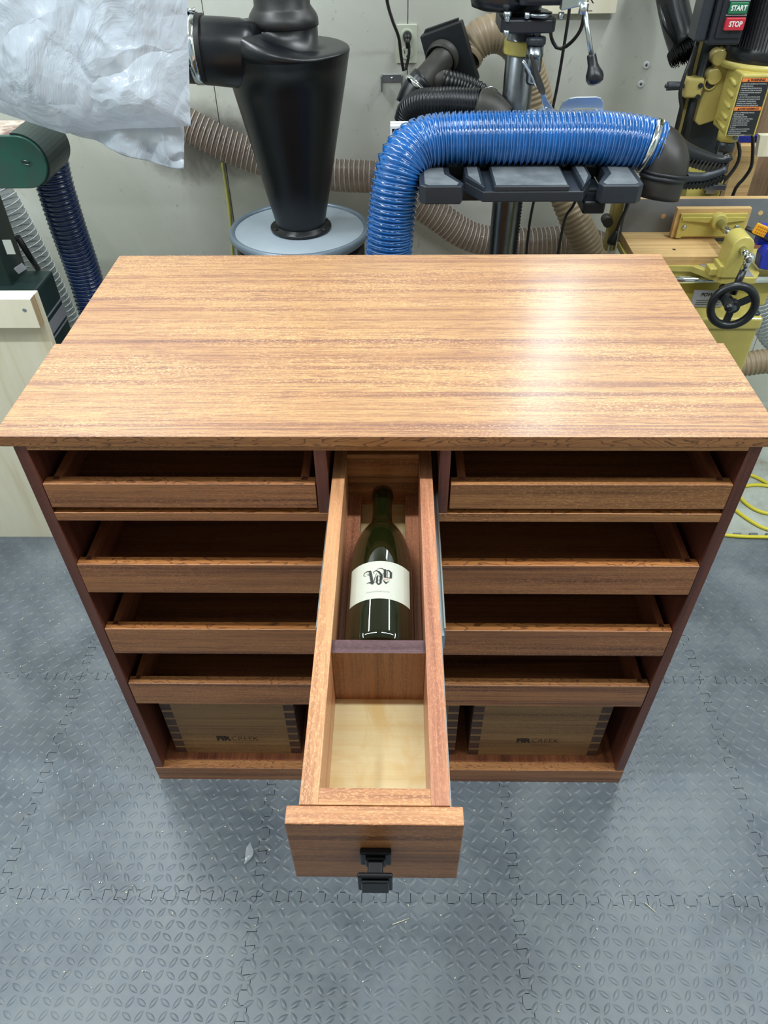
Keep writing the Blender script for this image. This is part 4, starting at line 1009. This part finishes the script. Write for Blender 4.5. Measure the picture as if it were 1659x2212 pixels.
lns = ['1. LIRE ET COMPRENDRE LE MANUEL', "AVANT D'UTILISER.", '2. PORTER DES LUNETTES.', '3. TENIR LES MAINS LOIN DU CISEAU.', '4. FIXER LA PIECE SUR LA TABLE.', '5. NE PAS PORTER DE GANTS.', '6. GARDER LES PROTECTEURS', 'EN PLACE.', '7. DEBRANCHER AVANT ENTRETIEN.', '8. RETIRER LA CLE DU MANDRIN', 'AVANT DE DEMARRER.', '9. NE PAS EXPOSER A LA PLUIE.']
zt_ = hmid-.0078
for i, s_ in enumerate(lns): text('print_line', s_, .0030, plane_map((xf0+.0035, FY-.0010, zt_-i*.00400), (1, 0, 0), (0, 0, 1)), M_wtxt, lbl, align='LEFT', sx=.88)
# louvres on the left side of the casting
for k in range(4):
    z = zf0+.030+k*.0215; MB().tube([(xf0-.0005, FY+.016, z), (xf0-.0005, FY+.022, z+.001), (xf0-.0005, FY+.052, z+.004), (xf0-.0005, FY+.058, z+.004)], [.002, .0052, .0048, .002], 12).build('louvre', M_yel, fb)
MB().tube([(xf0-.002, FY+.008, zf0+.012), (xf0-.002, FY+.066, zf0+.016)], .0042, 12).build('hinge_rod', M_yel, fb)
# dovetail slide plate, to the left and behind
xs1 = xf0+.002; xs0 = Q(1500, 268, 1.075).x; zs0 = Q(1500, 272, 1.075).z; zs1 = Q(1545, 105, 1.075).z
sp_ = MB(); sp_.prism([(xs0, 1.075, zs0+.008), (xs0+.012, 1.075, zs0), (xs1, 1.075, zs0+.010), (xs1+.03, 1.075, zs0+.02), (xs1+.03, 1.075, zs1), (xs0+.022, 1.075, zs1), (xs0, 1.075, zs1-.10)], (0, .028, 0))
slp = sp_.build('slide_casting', M_yel2, mt, .003)
for zc_ in (zs1-.016, zs1-.052): MB().cyl((xs0+.016, 1.068, zc_), (xs0+.016, 1.10, zc_), .0155, n=24).build('boss', M_yel2, slp, .002)
p = Q(1535, 181, 1.07); MB().torus((p.x, 1.073, p.z), .0125, .002, (0, 1, 0), 28, 8).build('boss_ring', M_yel2, slp)
MB().cyl((p.x, 1.071, p.z), (p.x, 1.076, p.z), .0085, n=24).build('pivot_hole', M_ink, slp)
# column, rods
MB().box(Q(1500, 200, 1.12).x-.012, Q(1500, 200, 1.12).x+.085, 1.112, 1.16, .70, 1.45).build('column', M_paint, mt, .003)
a = Q(1493, 150, 1.10); MB().box(a.x-.004, a.x+.008, 1.09, 1.104, .78, 1.32).build('gold_strip', M_yel2, mt)
a = Q(1496, 150, 1.085); rod = a.x-.004
MB().cyl((rod, 1.085, .84), (rod, 1.085, 1.40), .0050, n=16).build('depth_rod', M_black, mt)
a = Q(1490, 240, 1.08); MB().cyl((a.x+.004, 1.08, .84), (a.x+.004, 1.08, zs1-.01), .0078, n=16).build('height_rod', M_blackm, mt)
a = Q(1498, 190, 1.065)
cl_ = MB().box(a.x-.018, a.x+.020, 1.060, 1.098, a.z-.020, a.z+.020).build('stop_collar', M_yel2, mt, .006, 3)
MB().cyl((a.x-.055, 1.075, a.z+.002), (a.x-.022, 1.075, a.z+.002), .0095, .0085, 8).cyl((a.x-.06, 1.075, a.z+.002), (a.x-.018, 1.075, a.z+.002), .004, n=10).build('collar_knob', M_paint, cl_, .001)
for dz in (.006, -.016): MB().cyl((a.x+.012, 1.056, a.z+dz), (a.x+.012, 1.062, a.z+dz), .005, n=16).build('cap_screw', M_blackm, cl_)
# motor and flange
mcx, mcy = Q(1650, 130, 1.08).x, 1.09; mz = at(1650, 141, 1.08).z
MB().lathe([(.090, 0), (.0965, .001), (.0965, .012), (.090, .014)], (mcx, mcy, mz), n=56).build('motor_flange', M_yel, mt)
MB().lathe([(.089, .012), (.091, .014), (.091, .040), (.086, .044), (.086, .34), (.0, .345)], (mcx, mcy, mz), n=56).build('motor', M_black, mt)
fn = MB()
for k in range(44):
    a = PI+PI*k/43; d_ = V((math.cos(a), math.sin(a), 0)); t_ = V((-math.sin(a), math.cos(a), 0))
    fn.obox(V((mcx, mcy, mz+.19))+d_*.0885, d_*.004, t_*.0011, (0, 0, .15))
tag(fn.build('cooling_fins', M_black, mt), kind='stuff')
# switch box
xb0, xb1 = Q(1540, 50, .99).x, Q(1610, 50, .99).x; zb0 = Q(1565, 98, .99).z
sw = MB().box(xb0, xb1, .990, 1.05, zb0, zb0+.30).build('switch_box', M_head, mt, .004)
MB().box(xb0+.010, xb1-.002, .986, .990, zb0+.012, zb0+.12).build('switch_plate', M_head, sw, .002)
a, b_ = Q(1563, 66, .98), Q(1603, 38, .98)
st_ = MB().box(a.x, a.x+.038, .978, .988, a.z, b_.z).build('stop_button', M_red, sw, .0015)
text('lettering', 'STOP', .0125, plane_map((a.x+.0195, .9778, (a.z+b_.z)/2), (1, 0, 0), (0, 0, 1)), M_wtxt, st_, bold=.0004, sx=.86)
c1, d1 = Q(1573, 31, .98), Q(1610, 5, .98)
bt_ = MB().box(a.x+.001, a.x+.037, .981, .988, c1.z+.0, d1.z).build('start_button', M_btn, sw, .0015)
text('lettering', 'START', .0120, plane_map((a.x+.0190, .9808, (c1.z+d1.z)/2), (1, 0, 0), (0, 0, 1)), M_wtxt, bt_, bold=.0004, sx=.86)
MB().box(a.x-.001, a.x+.039, .984, .988, c1.z-.003, c1.z-.0012).box(a.x-.001, a.x+.039, .984, .988, d1.z+.0012, d1.z+.0030).build('button_frame', M_greytrim, sw)
MB().lathe([(.003, 0), (.003, .001)], (a.x+.016, .986, zb0+.022), (0, -1, 0), n=14).build('plate_screw', M_blackm, sw)
MB().box(xb0-.024, xb0-.001, 1.00, 1.055, zb0+.004, zb0+.30).build('belt_cover', M_paint, sw, .005, 3)
# chisel holder
c_ = Q(1575, 300, 1.02)
MB().cyl((c_.x, 1.03, zf0-.020), (c_.x, 1.03, zf0), .0225, n=32).build('chisel_holder', M_yel, mt)
MB().cyl((c_.x, 1.03, zf0-.042), (c_.x, 1.03, zf0-.020), .0195, .0205, 28).build('chisel_chuck', M_paint, mt)
MB().cyl((c_.x, 1.03, zf0-.066), (c_.x, 1.03, zf0-.042), .011, n=24).cyl((c_.x, 1.03, zf0-.13), (c_.x, 1.03, zf0-.066), .0045, n=4).build('chisel', M_steel, mt)
MB().lathe([(.005, 0), (.005, .003)], (c_.x+.008, 1.008, zf0-.010), (0, -1, 0), n=12).build('set_screw', M_steel, mt)
# hold-down bracket behind the fence
p = Q(1540, 400, 1.02); MB().box(p.x-.012, p.x+.012, 1.02, 1.03, .84, .99).box(p.x-.02, p.x+.03, 1.015, 1.03, .85, .862).build('hold_down', M_steel, mt, .001)
p = Q(1478, 410, 1.06); MB().box(p.x-.005, p.x+.075, 1.03, 1.09, .80, .885).build('column_foot', M_yel, mt, .003)
# fence and wood table
FYY = 1.0; TZ = .760
xa = at(1342, 500, FYY).x
fe = MB().box(xa, xa+.50, FYY, FYY+.018, TZ-.03, at(1400, 430, FYY).z).build('fence', [M_grey, W_oak], mt, .0006)
fe.data.polygons[1].material_index = 1
for (u, v) in ((1433, 467), (1643, 460)): p = at(u, v, FYY); MB().cyl((p.x, FYY-.0006, p.z), (p.x, FYY+.002, p.z), .0055, n=20).build('fence_hole', W_oak, fe)
yt0 = .858
MB().box(xa, at(1545, 556, yt0).x+.03, yt0, FYY, TZ-.020, TZ).build('wood_table', W_oak, mt, .0008)
p = at(1456, 539, Z=TZ); MB().cyl((p.x, p.y, TZ-.001), (p.x, p.y, TZ+.0004), .004, n=16).build('table_hole', M_boardd if False else M_ink, mt)
# side arm, left
p = at(1328, 465, 1.04); MB().box(p.x-.010, p.x+.016, 1.03, 1.06, .70, .90).build('side_arm', M_yel2, mt, .004)
p = at(1312, 478, 1.03); MB().cyl(p+V((0, -.01, 0)), p+V((0, .02, 0)), .012, n=20).build('arm_bolt', M_dusty, mt)
# pad casting (vise jaw)
vz0 = TZ+.001
xw0, xw1 = at(1453, 495, .962).x, at(1622, 495, .962).x-.012
MB().box(xw0, xw1, .962, .976, vz0, vz0+.068).build('jaw_pad', W_oak, mt, .001)
a0_, a1_ = xw0+.009, xw1-.008
jw = MB(); jw.prism([(a0_, .955, vz0+.002), (a0_+.012, .955, vz0+.002), (a0_+.014, .955, vz0+.006), (a1_-.005, .955, vz0+.006), (a1_, .955, vz0+.012), (a1_, .955, vz0+.058), (a0_, .955, vz0+.058)], (0, .007, 0))
jwo = jw.build('jaw_casting', M_yel, mt, .001)
rx = .753; rz = .806
MB().prism([(a0_+.004, .951, rz-.001), (rx-.016, .946, rz-.004), (rx-.016, .946, rz+.008), (a0_+.004, .951, rz+.005)], (0, .006, 0)).prism([(rx+.016, .946, rz-.004), (a1_-.004, .951, rz-.001), (a1_-.004, .951, rz+.005), (rx+.016, .946, rz+.008)], (0, .006, 0)).build('rib', M_yel, jwo)
MB().cyl((rx, .935, rz), (rx, .957, rz), .0175, .0185, 28).build('hub', M_yel, jwo, .002)
for x in (a0_+.014, a1_-.018): MB().lathe([(.0052, 0), (.0052, .003), (.003, .004)], (x, .955, vz0+.028), (0, -1, 0), n=12).build('bolt', M_galv, jwo)
MB().cyl((rx, .83, rz+.001), (rx, .94, rz), .0088, n=24).build('vise_rod', M_chrome, mt)
# vise bracket arch
def arch(y0, y1, w, r, zc_):
    lp = [(rx-w, y0, .742), (rx+w, y0, .742)] + [(rx+r*math.cos(a), y0, zc_+r*math.sin(a)) for a in [PI*i/16 for i in range(17)]]
    return MB().prism(lp, (0, y1-y0, 0))
vb = arch(.787, .840, .0262, .0235, rz+.004).build('vise_bracket', M_yel, mt, .003, 3)
MB().box(rx-.050, rx-.020, .80, .83, .742, .758).box(rx-.034, rx-.02, .79, .835, .742, .768).build('bracket_foot', M_yel, vb, .002)
MB().cyl((rx, .752, rz), (rx, .79, rz), .0082, n=24).build('crank_shaft', M_chrome, mt)
MB().sphere((rx, .748, rz-.001), .0115, 18, sc=(1, 1, 1)).cyl((rx, .748, rz-.002), (rx-.003, .748, rz-.026), .0080, .0076, 20).build('crank_elbow', M_chrome, mt)
MB().cyl((rx-.003, .748, rz-.026), (rx-.012, .742, rz-.078), .0072, .0085, 20).build('crank_handle', M_black, mt)
# base plate under the vise
pts = [at(1449, 573, Z=.742), at(1495, 574, Z=.742), at(1563, 600, Z=.742), at(1634, 600, Z=.742), at(1641, 588, Z=.742)]
yb = .99
loop = [(pts[0].x-.09, pts[0].y, .727)] + [(p.x, p.y, .727) for p in pts] + [(pts[-1].x+.01, yb, .727), (pts[0].x-.09, yb, .727)]
MB().prism(loop, (0, 0, .0145), 0).build('table_casting', [M_yel], mt, .0015)
MB().prism([(pts[1].x+.012, pts[1].y+.012, .7415), (pts[2].x+.006, pts[2].y+.008, .7415), (pts[3].x-.004, pts[3].y+.006, .7415), (pts[3].x-.002, pts[3].y+.05, .7415), (pts[1].x+.012, pts[1].y+.05, .7415)], (0, 0, .0008)).build('dusty_surface', M_greytrim, mt)
MB().cyl((pts[0].x-.10, .845, .712), (pts[-1].x+.12, .845, .712), .0085, n=20).build('guide_rod', M_chrome, mt)
MB().box(pts[0].x-.08, pts[-1].x+.06, .86, .98, .64, .728).build('saddle', M_yel, mt, .003)
bx0 = at(1455, 640, .82).x; bx1 = at(1649, 660, .80).x
zq = at(1600, 683, .79).z
MB().box(bx0-.05, bx1-.02, .83, .98, zq-.005, .655).build('knee_casting', M_yel, mt, .004)
lp_ = at(1496, 672, .83); lp_.z = zq+.026; lbp = MB().box(lp_.x-.01, lp_.x+.062, .8275, .83, lp_.z-.022, lp_.z+.018).build('name_plate', M_greytrim, mt)
text('lettering', 'POWER', .0115, plane_map((lp_.x+.026, .8275, lp_.z+.008), (1, 0, 0), (0, 0, 1)), M_ink, lbp, bold=.0004, shear=.3)
lnp = MB()
for k in range(3): lnp.box(lp_.x, lp_.x+.055, .8268, .8275, lp_.z-.006-k*.005, lp_.z-.0052-k*.005)
lnp.build('small_print', M_ink, lbp)
MB().box(bx0-.10, bx1, .785, .99, 0, zq-.012).box(bx0-.11, bx1+.002, .780, 1.0, zq-.030, zq).build('pedestal', M_yel, mt, .006, 3)
p = at(1637, 672, .80); MB().lathe([(.009, 0), (.009, .004), (.005, .007)], (p.x-.002, .80, zq), n=16).build('base_bolt', M_paint, mt)
# handwheel
wc = at(1583, 661, .715)
wax = V((-.12, -1, .05)).normalized()
wh = MB().torus(wc, .0445, (.0088, .0090), wax, 56, 14).build('handwheel', M_black, mt)
sp_ = MB(); U_ = V((1, 0, 0)); U_ = (U_-wax*U_.dot(wax)).normalized(); W_ = wax.cross(U_)
for a in (.55, 2.55, 4.6):
    d_ = U_*math.cos(a)+W_*math.sin(a); t_ = wax.cross(d_); sp_.obox(wc+d_*.026, d_*.018, t_*.0075, wax*.003)
sp_.cyl(wc-wax*.008, wc+wax*.010, .0145, .0125, 28).build('spokes', M_black, wh, .001)
MB().cyl(wc-wax*.10, wc-wax*.008, .0080, n=20).build('wheel_shaft', M_paint, wh)
hs = wc+V((-.026, -.004, .020)); MB().lathe([(.006, 0), (.0085, .004), (.0088, .040), (.0095, .046), (.0085, .053), (.003, .056)], hs, wax, n=20).build('crank_grip', M_black, wh)
MB().cyl(wc+wax*.010, wc+wax*.011, .006, n=20).build('hub_cap', M_steel, wh)

# hanging plug in front of the mortiser's side arm
cord([at(1362, 425, 1.0), at(1352, 452, .99), at(1338, 482, .98), at(1329, 505, .98)], .0042, 'black cord ending in a loose plug beside the fence')
pgm = thing('loose_plug', 'loose black three-pin plug hanging beside the wooden fence table', 'plug', at(1322, 520, .975))
MB().lathe([(.005, -.006), (.0062, 0), (.0095, .010), (.0105, .018), (.0105, .026)], at(1329, 503, .98), at(1319, 528, .98)-at(1329, 503, .98), n=16).build('plug_body', M_rub, pgm)
p = at(1319, 528, .98); b = MB()
for dx in (-.0045, .0045): b.box(p.x+dx-.0008, p.x+dx+.0008, .977, .983, p.z-.018, p.z)
b.cyl((p.x, .986, p.z-.020), (p.x, .986, p.z), .002, n=8); b.build('pins', M_galv, pgm)
cord([at(1594, 305, 1.06), at(1598, 330, 1.06), at(1592, 355, 1.06), at(1570, 385, 1.06), at(1556, 398, 1.06)], .0042, 'black cord curving behind the hood arms under the mortiser head')
cord([at(1626, 290, 1.12), at(1626, 330, 1.13), at(1622, 362, 1.14), at(1605, 388, 1.15), at(1590, 405, 1.15), at(1577, 440, 1.15)], .0042, 'black cord curving down in front of the leaning boards')
cord([at(1506, 90, 1.05), at(1496, 120, 1.05), at(1480, 160, 1.04), at(1469, 200, 1.04), at(1472, 235, 1.05), at(1464, 275, 1.06), at(1456, 300, 1.07)], .0040, 'black cord snaking down beside the mortiser column')

# boards leaning behind the mortiser
bd = [(1545, 1650, 1.30, W_board, 'grey brown rough board standing behind the mortiser head'), (1600, 1700, 1.20, W_boardred, 'reddish board leaning behind the mortiser at the right edge')]
a = at(1610, 200, 1.30); MB_ = MB().obox((a.x+.09, 1.30, .62), (.085, 0, 0), (0, .009, 0), (0, .02, .61)); tag(MB_.build('wood_board', W_board, None, .001), bd[0][4], 'board')
a = at(1600, 400, 1.16); tag(MB().obox((a.x+.10, 1.205, .44), (.028, 0, 0), (0, .012, 0), (.06, .01, .44)).build('wood_board', W_boardred, None, .001), bd[1][4], 'board')
a = at(1560, 380, 1.24); tag(MB().obox((a.x+.05, 1.245, .44), (.030, 0, 0), (0, .012, 0), (.0, .01, .44)).build('wood_board', W_oak, None, .001), 'pale board standing beside the reddish board behind the fence', 'board')
cq = thing('blue_bar_clamp', 'blue clamp bar with pale wooden block behind the mortiser head', 'clamp', at(1620, 300, 1.17))
a = at(1592, 298, 1.17); MB().box(a.x, a.x+.12, 1.165, 1.177, a.z-.009, a.z+.006).build('bar', M_blue, cq, .001)
a = at(1634, 312, 1.16); MB().obox((a.x+.02, 1.155, a.z), (.020, 0, .0), (0, .009, 0), (-.004, 0, .024)).build('block', W_ply, cq, .001)

# blue and orange clamp at the right edge
bc = thing('quick_clamp', 'blue trigger clamp with an orange waffle pad lying beside the vise', 'clamp', at(1650, 530, .85))
a = at(1643, 497, .84); MB().obox(a+V((.0, 0, 0)), (.0135, 0, -.005), (0, .004, 0), (.003, 0, .0105)).build('pad', plain('orange_plastic', srgb(238, 170, 40), .45), bc, .001)
dt = MB()
for i in range(5):
    for j in range(3): dt.obox(a+V((.0135, 0, -.005))*(i-2)*.38+V((.003, 0, .0105))*(j-1)*.55+V((0, -.0042, 0)), (.0013, 0, 0), (0, .0006, 0), (0, 0, .0015))
dt.build('pad_hollows', plain('orange_shade', srgb(190, 112, 20), .5), bc)
a = at(1650, 500, .86); MB().box(a.x-.012, a.x+.08, .850, .87, a.z-.028, a.z+.016).build('clamp_head', M_blue, bc, .004)
a = at(1650, 548, .84); MB().prism([(a.x-.010, .82, a.z-.026), (a.x+.01, .82, a.z-.030), (a.x+.07, .82, a.z-.01), (a.x+.07, .82, a.z+.024), (a.x-.006, .82, a.z+.020), (a.x-.014, .82, a.z+.004)], (0, .03, 0)).build('clamp_body', M_blue, bc, .003)
MB().cyl(at(1612, 492, .85), at(1670, 525, .84), .0045, n=8).build('clamp_rod', M_black, bc)

# right edge hoses and cabinet pieces
o = hose('ribbed_hose', [at(1642, 640, 1.15), at(1646, 680, 1.15), at(1668, 725, 1.15), at(1710, 760, 1.15), at(1760, 775, 1.15)], .034, .0120, .003, [M_clear2], wire='spiral_wire', wire_mat=M_clearw2)
tag(o, 'clear ribbed hose curving out past the mortiser pedestal at the right edge', 'hose')
o = hose('ribbed_hose', [at(1560, 792, 1.0), at(1600, 788, 1.0), at(1640, 782, 1.0), at(1690, 778, 1.0), at(1760, 775, 1.0)], .034, .0125, .0034, [M_tan])
tag(o, 'tan ribbed hose lying low behind the pedestal at the right edge', 'hose')
cord([at(1634, 662, 1.05), at(1640, 640, 1.05), at(1648, 626, 1.05)], .005, 'short black cable stub beside the clear hose at the right edge')

# yellow air hose coiled on the concrete
co_ = []
cen = at(1760, 1090, Z=0)
ah = MB()
def floorp(u, v): p = at(u, v, Z=-.005); return V((p.x, p.y, -.0055))
p1 = [floorp(1740, 1010), floorp(1690, 1060), floorp(1655, 1042), floorp(1625, 1027), floorp(1590, 1020), floorp(1560, 1030), floorp(1545, 1045)]
ah.tube(catmull(p1, .012), .0050, 10)
def off(pp, d=(0, 0, 0)): return [p+V(d) for p in pp]
p2 = [floorp(1560, 1070), floorp(1590, 1055), floorp(1630, 1047), floorp(1670, 1052), floorp(1720, 1070)]
ah.tube(catmull(off(p2), .012), .0050, 10)
p3 = [floorp(1590, 1050), floorp(1598, 1072), floorp(1615, 1090), floorp(1640, 1104), floorp(1670, 1110), floorp(1720, 1112)]
ah.tube(catmull(off(p3, (0, 0, .0)), .012), .0050, 10)
p4 = [floorp(1570, 1085), floorp(1592, 1104), floorp(1620, 1124), floorp(1655, 1142), floorp(1720, 1156)]
ah.tube(catmull(p4, .012), .0050, 10)
p5 = [at(u_, v_, Z=.0062) for u_, v_ in ((1530, 1150), (1570, 1156), (1610, 1159), (1660, 1160), (1740, 1162))]
ah.tube(catmull(p5, .012), .0050, 10)
tag(ah.build('air_hose', M_yelhose), 'bright yellow air hose coiled on the concrete right of the cabinet', 'hose')

# ---------------------------------------------------------------- ceiling lamps (outside the picture)
LLAB = ['white strip light above the front left of the cabinet', 'white strip light above the front right of the cabinet', 'hanging strip light above the drill press', 'strip light running front to back above the sander', 'strip light along the left side of the room', 'strip light along the right side of the room', 'upright tube light on the back wall above the drill press table']
for i, (x, y, z, sx, sy, p) in enumerate(LIGHTS):
    if y > 1.3:
        t_ = thing('wall_light', LLAB[i], 'light', (x, y, z)); MB().box(x-.06, x+.06, y-.008, WY, z-.43, z+.43).build('lamp_housing', M_lamp, t_, .003); continue
    t_ = thing('ceiling_light', LLAB[i], 'light', (x, y, z), 'strip lights overhead')
    MB().box(x-sx/2-.02, x+sx/2+.02, y-sy/2-.02, y+sy/2+.02, z-.008, z+.05).build('lamp_housing', M_lamp, t_, .003)
    if CEIL-z > .08:
        for k in (-.4, .4): MB().cyl((x, y+sy*k, z+.05), (x, y+sy*k, CEIL), .003, n=8).build('hanger_rod', M_steel, t_)
    else: MB().box(x-.03, x+.03, y-.03, y+.03, z+.05, CEIL).build('ceiling_mount', M_lamp, t_)
print('tris', sum(len(m.polygons) for m in bpy.data.meshes))
